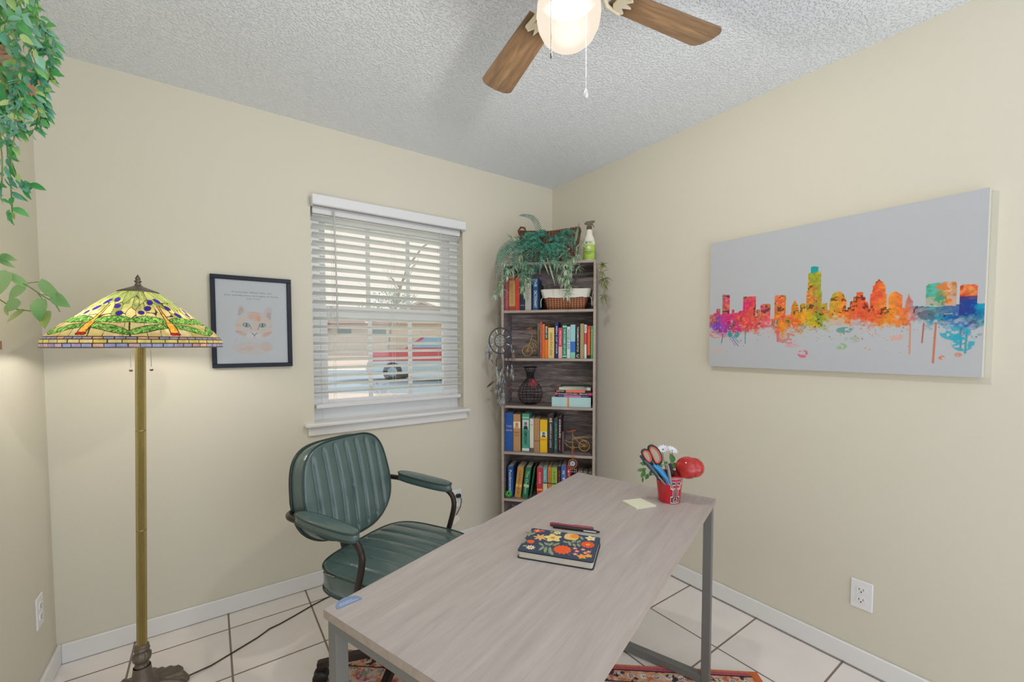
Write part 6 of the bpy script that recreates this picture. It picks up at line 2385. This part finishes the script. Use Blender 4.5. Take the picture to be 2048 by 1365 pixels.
DS = 2.50
spider('pale green trailing spider plant hanging in front of the left end of the top shelf',
       [(1008, 525, DS, 10), (1016, 540, DS, 12), (1014, 552, DS, 9), (1002, 568, DS + .02, 12), (1004, 578, DS, 8), (1042, 512, DS, 9), (1042, 524, DS, 13), (1048, 532, DS - .02, 10), (1063, 538, DS, 12), (1042, 548, DS, 12), (1050, 556, DS - .03, 16), (1058, 562, DS - .02, 10), (1046, 572, DS, 12), (1048, 585, DS - .02, 8), (1024, 540, DS + .02, 10), (1032, 528, DS, 9), (992, 588, DS + .05, 8)],
       [[(1060, 500, DS + .1), (1045, 512, DS), (1046, 540, DS - .02), (1048, 585, DS - .02)], [(1050, 500, DS + .1), (1015, 515, DS), (1014, 545, DS), (1003, 575, DS)], [(1030, 500, DS + .1), (1000, 520, DS + .05), (994, 560, DS + .05), (992, 588, DS + .05)]],
       m_fern2, .040,
       [((1040, 487, DS + .1), (1012, 468, DS + .05), .008), ((1038, 487, DS + .1), (1014, 465, DS + .03), .008)])
spider('pale green trailing spider plant hanging over the white lined basket',
       [(1110, 522, DS, 10), (1118, 530, DS, 9), (1135, 522, DS, 15), (1128, 528, DS - .02, 14), (1142, 530, DS, 13), (1132, 540, DS - .02, 15), (1140, 545, DS, 10), (1120, 552, DS, 11), (1136, 558, DS - .02, 16), (1130, 566, DS, 12), (1124, 556, DS, 8), (1140, 572, DS, 9), (1136, 583, DS - .02, 11), (1134, 590, DS - .03, 9), (1148, 515, DS + .02, 9), (1155, 536, DS, 4), (1155, 510, DS + .03, 8)],
       [[(1120, 492, DS + .1), (1134, 510, DS), (1133, 545, DS - .02), (1136, 590, DS - .02)], [(1140, 492, DS + .1), (1158, 520, DS), (1156, 540, DS)]],
       m_fern2, .038,
       [((1133, 494, DS + .1), (1108, 502, DS), .010), ((1140, 497, DS + .1), (1114, 518, DS), .011), ((1148, 490, DS + .12), (1159, 440, DS + .12), .011), ((1150, 488, DS + .12), (1161, 442, DS + .13), .009), ((1154, 496, DS + .05), (1150, 525, DS), .010), ((1094, 515, DS), (1111, 571, DS - .04), .011), ((1086, 520, DS), (1098, 550, DS - .02), .009), ((1085, 515, DS), (1079, 550, DS), .007), ((1160, 485, DS + .06), (1176, 500, DS + .02), .007), ((1150, 500, DS + .05), (1163, 482, DS + .05), .005), ((1163, 482, DS + .05), (1175, 494, DS + .02), .006), ((1155, 510, DS + .02), (1166, 520, DS), .006)])
t_ = spider('olive spider plant sprigs hanging down the right side of the bookcase by the wall',
       [(1206, 530, 2.46, 13), (1204, 545, 2.46, 7), (1208, 558, 2.46, 14), (1207, 570, 2.46, 7), (1208, 592, 2.46, 11)],
       [[(1160, 500, 2.50), (1192, 505, 2.46), (1204, 525, 2.46), (1208, 560, 2.46), (1208, 598, 2.46)]],
       m_olv, .042)

# ================================================================= DREAMCATCHER (large)
dc = thing('dreamcatcher', 'large blue-grey dreamcatcher with hoops and grey feathers hanging off the left side of the bookcase', 'dreamcatcher', SP(-.003, -.012, 1.315), SA)
m_cordb = mat('cord_navy', '#333f56', rough=.7); m_bead = mat('bead_white', '#e6ebf2', rough=.3); m_web = mat('web_grey', '#d4dce2', rough=.6)
m_fth = leaf_mat('feather_grey', '#6f7178', '#b5b4b2', rough=.8, trans=.2, scale=35)
m_fbr = leaf_mat('feather_brown', '#5a4740', '#8d7468', rough=.8, trans=.2, scale=35)
HC = (0, -.006, .006)
m = MB().torus(HC, .072, .0034, axis=(0, 1, 0), n=56, m=8, sc=(1, 1.12)); m.build('hoop', m_cordb, dc)
m = MB().torus(HC, .036, .0024, axis=(0, 1, 0), n=40, m=6, sc=(1, 1.12)); m.build('inner_hoop', m_cordb, dc)
x_, y_ = frame_from((0, 1, 0))
m = MB()
def ring_pt(a, R):
    return Vector(HC) + x_ * math.cos(a) * R + y_ * math.sin(a) * R * 1.12
for lvl, (Ra, Rb) in enumerate(((.036, .025), (.025, .015), (.015, .006))):
    for k in range(8):
        a = 2 * PI * (k + lvl * .5) / 8
        m.tube([ring_pt(a, Ra), ring_pt(a + PI / 8, Rb), ring_pt(a + PI / 4, Ra)], .0011, 4)
for k in range(8):
    a = 2 * PI * k / 8 + .39
    m.tube([ring_pt(a, .072), ring_pt(a, .036)], .0008, 4)
m.build('web', m_web, dc)
m = MB()
for k in range(8):
    a = 2 * PI * k / 8 + .39
    m.tube([ring_pt(a, .064), ring_pt(a, .050)], .0030, 6)
m.build('tube_bead', m_bead, dc)
m = MB()
m.tube([(0, 0, .205), (-.004, -.003, .18), (0, -.006, .14), (0, -.006, .09)], .0016, 5)
m.tube([(0, -.006, -.075), (-.002, -.006, -.10), (-.030, -.008, -.12)], .0014, 5)
m.build('hanging_cord', m_cordb, dc)
m = MB()
for (c_, R1_, sx_) in (((-.006, -.008, -.135), .048, .42), ((.042, -.006, -.115), .040, .35)):
    m.torus(c_, R1_, .0020, axis=(0, 1, 0), n=32, m=6, sc=(sx_, 1))
m.build('small_hoop', m_cordb, dc)
strands = [  # x, z top, z bead, feather length, brown
    (-.074, .0, -.022, .085, 0), (-.060, .0, -.05, .075, 0), (.072, -.0, -.028, .05, 0), (.086, -.03, -.06, .05, 1), (-.022, -.10, -.165, .075, 0), (.012, -.12, -.178, .08, 0),
    (.048, -.08, -.158, .07, 0), (.075, -.06, -.150, .06, 0), (.050, -.14, -.166, .08, 1), (.078, -.12, -.165, .085, 0), (-.028, -.20, -.312, .055, 0), (-.012, -.20, -.312, .05, 0), (.012, -.20, -.335, .09, 0), (.020, -.22, -.325, .06, 0),
    (.022, -.18, -.305, .05, 0), (-.006, -.22, -.352, .075, 0), (.0, -.14, -.20, .10, 0), (.016, -.15, -.235, .09, 0)]
rng = random.Random(3)
cm, bm = MB(), MB()
for i, (x, zt, zb_, fl_, br) in enumerate(strands):
    cm.tube([(x, -.007, zt), (x, -.008, zb_)], .0012, 4)
    bm.ball((x, -.008, zb_ - .003), .0036, 8, 6); bm.ball((x, -.008, zb_ + .006), .0028, 8, 6)
    f_ = MB()
    for k in range(3):
        d = Vector((rng.uniform(-.35, .35), rng.uniform(-.3, .1), -1))
        f_.leaf((x, -.009, zb_ - .005), d, (rng.uniform(-.5, .5), -1, 0), fl_ * rng.uniform(.7, 1), .016, curl=rng.uniform(-.3, .3), fold=.1, seg=5)
    f_.build('feather', m_fbr if br else m_fth, dc)
for (a, b_, w_) in (((-.03, -.01, -.245), (-.095, -.02, -.290), .016), ((.02, -.01, -.315), (.085, -.02, -.270), .016), ((-.075, -.01, -.06), (-.045, -.015, -.145), .010), ((-.035, -.01, -.315), (-.075, -.01, -.305), .005)):
    f_ = MB()
    A, B = Vector(a), Vector(b_)
    f_.leaf(A, B - A, (0, -1, .3), (B - A).length, w_, curl=.2, fold=.1, seg=6)
    f_.build('feather', m_fbr, dc)
cm.build('strand', m_cordb, dc)
bm.build('bead', m_bead, dc)

# small orange dreamcatcher on the rear bicycle
d2 = thing('small_dreamcatcher', 'little orange dreamcatcher with a white star web hanging from the bicycle bookend', 'dreamcatcher', SP(.451, -.006, .566), SA)
m_or = mat('dc_orange', '#c8643a', rough=.6)
m = MB().torus((0, 0, 0), .0255, .0026, axis=(0, 1, 0), n=36, m=6); m.build('hoop', m_or, d2)
m = MB()
m.tube([(-.002, 0, .026), (-.004, .0, .05), (-.003, .006, .085), (-.002, .030, .088)], .001, 5)
m.tube([(.002, 0, .026), (.004, .0, .05), (.004, .006, .085), (.003, .030, .088)], .001, 5)
m.build('hanging_cord', m_or, d2)
m = MB()
for k in range(12):
    a = 2 * PI * k / 12
    m.leaf((.004 * math.cos(a), -.001, .004 * math.sin(a)), (math.cos(a), 0, math.sin(a)), (0, -1, 0), .016, .0055, curl=0, seg=2)
m.build('star_web', m_bead, d2)
MB().ball((0, -.002, 0), .004, 8, 6).build('centre_bead', mat('bead_blue', '#6f93c4', rough=.3), d2)
m = MB(); b3 = MB()
for x in (-.022, -.010, .0, .012, .022):
    m.tube([(x, 0, -.02 if abs(x) > .015 else -.025), (x, 0, -.06)], .001, 4)
    b3.ball((x, -.001, -.034 - abs(x) * .2), .0028, 6, 5); b3.ball((x, -.001, -.05), .0028, 6, 5)
m.build('strand', m_or, d2); b3.build('bead', m_bead, d2)

# ================================================================= HANGING POTHOS (upper left)
m_p1 = leaf_mat('pothos_green', '#3f9c55', '#79c070', rough=.35, trans=.3, scale=9)
m_p2 = leaf_mat('pothos_teal', '#62a88a', '#a0d0b4', rough=.35, trans=.25, scale=9)
m_p3 = leaf_mat('pothos_yellow', '#98c868', '#cfe09a', rough=.4, trans=.3, scale=12)
m_vine = mat('vine_stem', '#7a8a4a', rough=.6)
PC = Vector(at(-22, 158, .92))
hp = thing('hanging_planter', 'brown clay planter hanging in the upper left corner with vines spilling over', 'planter', tuple(PC))
m_clay = mat('clay', '#ab8068', rough=.75, vary=(14, .1))
MB().lathe([(.03, -.055), (.055, -.048), (.072, -.02), (.080, .02), (.083, .045), (.079, .048), (.074, .03), (.06, .02), (.001, .018)], 40).build('pot', m_clay, hp)
m = MB()
for k in range(3):
    a = 2 * PI * k / 3 + .5
    m.tube([(.08 * math.cos(a), .08 * math.sin(a), .045), (.0, 0, .36), (0, 0, H_ROOM - PC.z - .005)], .0016, 5)
m.build('hanging_cord', mat('twine', '#b89a70', rough=.9), hp)
hv = thing('hanging_vine', 'leafy green artificial vine spilling from the hanging clay planter', 'plant', tuple(PC))
rng = random.Random(21)
LM = [MB(), MB(), MB()]
sm = MB()
def VP(px, py, d):
    return Vector(at(px, py, d)) - PC
def hleaf(p, d, L_, w_, which=None, shape='oval'):
    k = which if which is not None else rng.choice((0, 0, 1, 1, 1, 2))
    nrm = -fw + Vector((rng.uniform(-.5, .5), rng.uniform(-.5, .5), rng.uniform(-.1, .8)))
    LM[k].leaf(p, d, nrm, L_, w_, curl=rng.uniform(.05, .35), fold=.18, shape=shape, seg=5)
vines = [
    ([(-10, 100, .92), (30, 60, .86), (70, 80, .84), (98, 110, .84), (100, 150, .85)], .5),
    ([(-10, 90, .92), (20, 30, .86), (55, 20, .84), (90, 55, .84), (104, 90, .84)], .5),
    ([(-10, 110, .92), (40, 110, .84), (75, 150, .84), (88, 200, .84), (84, 240, .85)], .3),
    ([(-10, 120, .92), (30, 150, .82), (60, 190, .83), (78, 230, .83), (70, 260, .84)], .3),
    ([(0, 130, .90), (10, 180, .82), (14, 240, .83), (15, 300, .84), (20, 340, .84), (25, 425, .85)], .0),
    ([(0, 140, .90), (25, 200, .82), (30, 260, .82), (22, 320, .83), (34, 355, .83), (62, 372, .84)], .0),
    ([(-6, 130, .90), (-5, 200, .82), (0, 270, .82), (5, 330, .82), (2, 390, .83)], .0),
    ([(0, 120, .90), (30, 170, .82), (45, 215, .82), (42, 260, .83)], .2),
    ([(-10, 60, .90), (10, -10, .86), (50, -30, .85), (70, 15, .85)], .4)]
for pts, tw_ in vines:
    c = curve([VP(*p) for p in pts], 22)
    sm.tube(c, .0012, 5)
    for i in range(1, 23):
        t = i / 22
        for _ in range(2 if pts[-1][1] > 250 and t > .45 else 4):
            if pts[-1][1] > 340 and t > .55 and rng.random() < .45:
                continue
            jit = (rt * rng.uniform(-1, 1) + Vector((0, 0, rng.uniform(-1, 1)))) * (.020 if t < .5 else .006)
            d = rt * rng.uniform(-.6, 1.0) + Vector((0, 0, rng.uniform(-1.4, -.1))) + fw * rng.uniform(-.5, .3)
            hleaf(c[i] + jit, d, rng.uniform(.017, .027), rng.uniform(.008, .0125))
for i in range(330):                       # dense crown of leaves over the pot
    px = rng.uniform(-70, 88); py = rng.uniform(-60, 165)
    if px > 30 + max(0, py) * .45 + 12 or (px < 66 and py > 84) or (py > 140):
        continue
    hleaf(VP(px, py, rng.uniform(.78, .92)), rt * rng.uniform(-.4, 1) + Vector((0, 0, rng.uniform(-1.2, .1))), rng.uniform(.022, .034), rng.uniform(.011, .0165))
for (px, py, dx, dz, k, s_) in ((56, 4, .6, -.9, 0, .03), (78, 52, 1, -.55, 0, .034), (98, 94, .8, -.9, 0, .028), (98, 143, 1, -.25, 0, .026), (60, 368, 1, -.35, 0, .028), (50, 372, .1, -1, 0, .027), (26, 416, 1, -.45, 0, .030), (22, 424, -.1, -1, 0, .027), (20, 420, -.6, -.9, 0, .018), (20, 358, .5, -.9, 1, .02), (26, 386, .8, -.6, 1, .022), (8, 352, -.8, .5, 1, .018), (6, 392, -.9, .5, 1, .018), (5, 398, .8, -.5, 0, .014), (92, 168, -.1, -1, 0, .018)):
    hleaf(VP(px, py, .84), rt * dx + Vector((0, 0, dz)), s_, s_ * .52, k)
for k_, (mb_, mt) in enumerate(zip(LM, (m_p1, m_p2, m_p3))):
    mb_.build('leaves', mt, hv)
sm.build('stem', m_vine, hv)

# ================================================================= WALL SHELF AND SECOND POTHOS (left edge)
e_ = Vector(at(4, 692, .90))
ws = thing('wall_shelf', 'small brown wood shelf on the left wall, only its tip in view', 'shelf', (-W_ROOM, e_.y, e_.z))
m_ws = wood('wall_shelf_wood', '#7a5238', '#a87a56', axis=1, scale=2, rough=.6)
MB().box(.0005, e_.x + W_ROOM, -.62, 0, -.008, .010).build('shelf_board', m_ws, ws)
m = MB()
for y in (-.12, -.5):
    m.box(.0005, .012, y, y + .02, -.10, -.008); m.box(.0005, .11, y, y + .02, -.014, -.008)
m.build('bracket', m_black, ws)
pp = Vector((-W_ROOM + .09, e_.y - .20, e_.z + .010))
pt = thing('plant_pot', 'white ceramic pot on the wooden wall shelf, just outside the left edge', 'pot', tuple(pp))
MB().lathe([(.03, 0), (.045, .004), (.055, .08), (.057, .10), (.052, .10), (.045, .08), (.001, .078)], 32).build('pot_body', mat('pot_white', '#e4e0d8', rough=.3), pt)
pv = thing('pothos', 'light green heart-leaved pothos reaching in from the left above the floor lamp', 'plant', tuple(pp + Vector((0, 0, .08))))
PO = Vector(pv.location)
def QP(px, py, d):
    return Vector(at(px, py, d)) - PO
sm = MB()
sm.tube(curve([(0, 0, 0), QP(-90, 560, .80), QP(-30, 585, .80), QP(0, 600, .80), QP(28, 617, .80), QP(48, 621, .80), QP(68, 623, .80)], 24), .0011, 5)
sm.tube(curve([(0, 0, 0), QP(-80, 500, .82), QP(-20, 540, .80), QP(40, 565, .78), QP(60, 575, .78), (QP(85, 592, .78)), QP(108, 606, .78), QP(120, 624, .78)], 28), .0011, 5)
sm.tube(curve([QP(50, 568, .78), QP(62, 566, .78), QP(80, 564, .78)], 6), .0008, 5)
sm.tube(curve([QP(72, 582, .78), QP(80, 592, .78), QP(86, 600, .78)], 6), .0008, 5)
sm.tube(curve([QP(85, 589, .78), QP(97, 592, .78), QP(107, 598, .78)], 6), .0008, 5)
sm.build('stem', m_vine, pv)
m_q1 = leaf_mat('heart_leaf', '#74ad66', '#a9cc8c', rough=.35, trans=.35, scale=10)
m_q2 = leaf_mat('heart_leaf_yellow', '#a3b866', '#bfc98e', rough=.4, trans=.35, scale=14)
A_, B_ = MB(), MB()
def heart(mb_, p0, p1_, w_, nz=.2, d=.78, curl=.18):
    A, B = QP(p0[0], p0[1], d), QP(p1_[0], p1_[1], d - .01)
    mb_.leaf(A, B - A, -fw + Vector((0, 0, nz)), (B - A).length, w_, curl=curl, fold=.12, shape='heart', seg=8)
heart(A_, (80, 562), (117, 600), .024)
heart(A_, (105, 590), (133, 613), .026)
heart(A_, (86, 598), (70, 642), .038, .3)
heart(B_, (97, 622), (82, 657), .027, .0, .785)
heart(A_, (56, 572), (2, 540), .018, .3)
heart(A_, (52, 575), (8, 597), .030, .4)
heart(A_, (20, 545), (-20, 592), .045, .2, .77)
heart(A_, (40, 602), (8, 622), .030, .2, .80)
heart(B_, (48, 620), (5, 645), .012, .1, .80)
heart(B_, (14, 610), (11, 632), .012, .1, .80)
heart(A_, (0, 512), (27, 518), .016, .3, .79)
heart(A_, (-2, 518), (24, 534), .012, .3, .79)
heart(A_, (-20, 560), (-60, 610), .045, .2, .79)
A_.build('leaves', m_q1, pv); B_.build('leaves', m_q2, pv)
for o in list(bpy.data.objects):
    if o.parent and o.type == 'EMPTY':
        pass
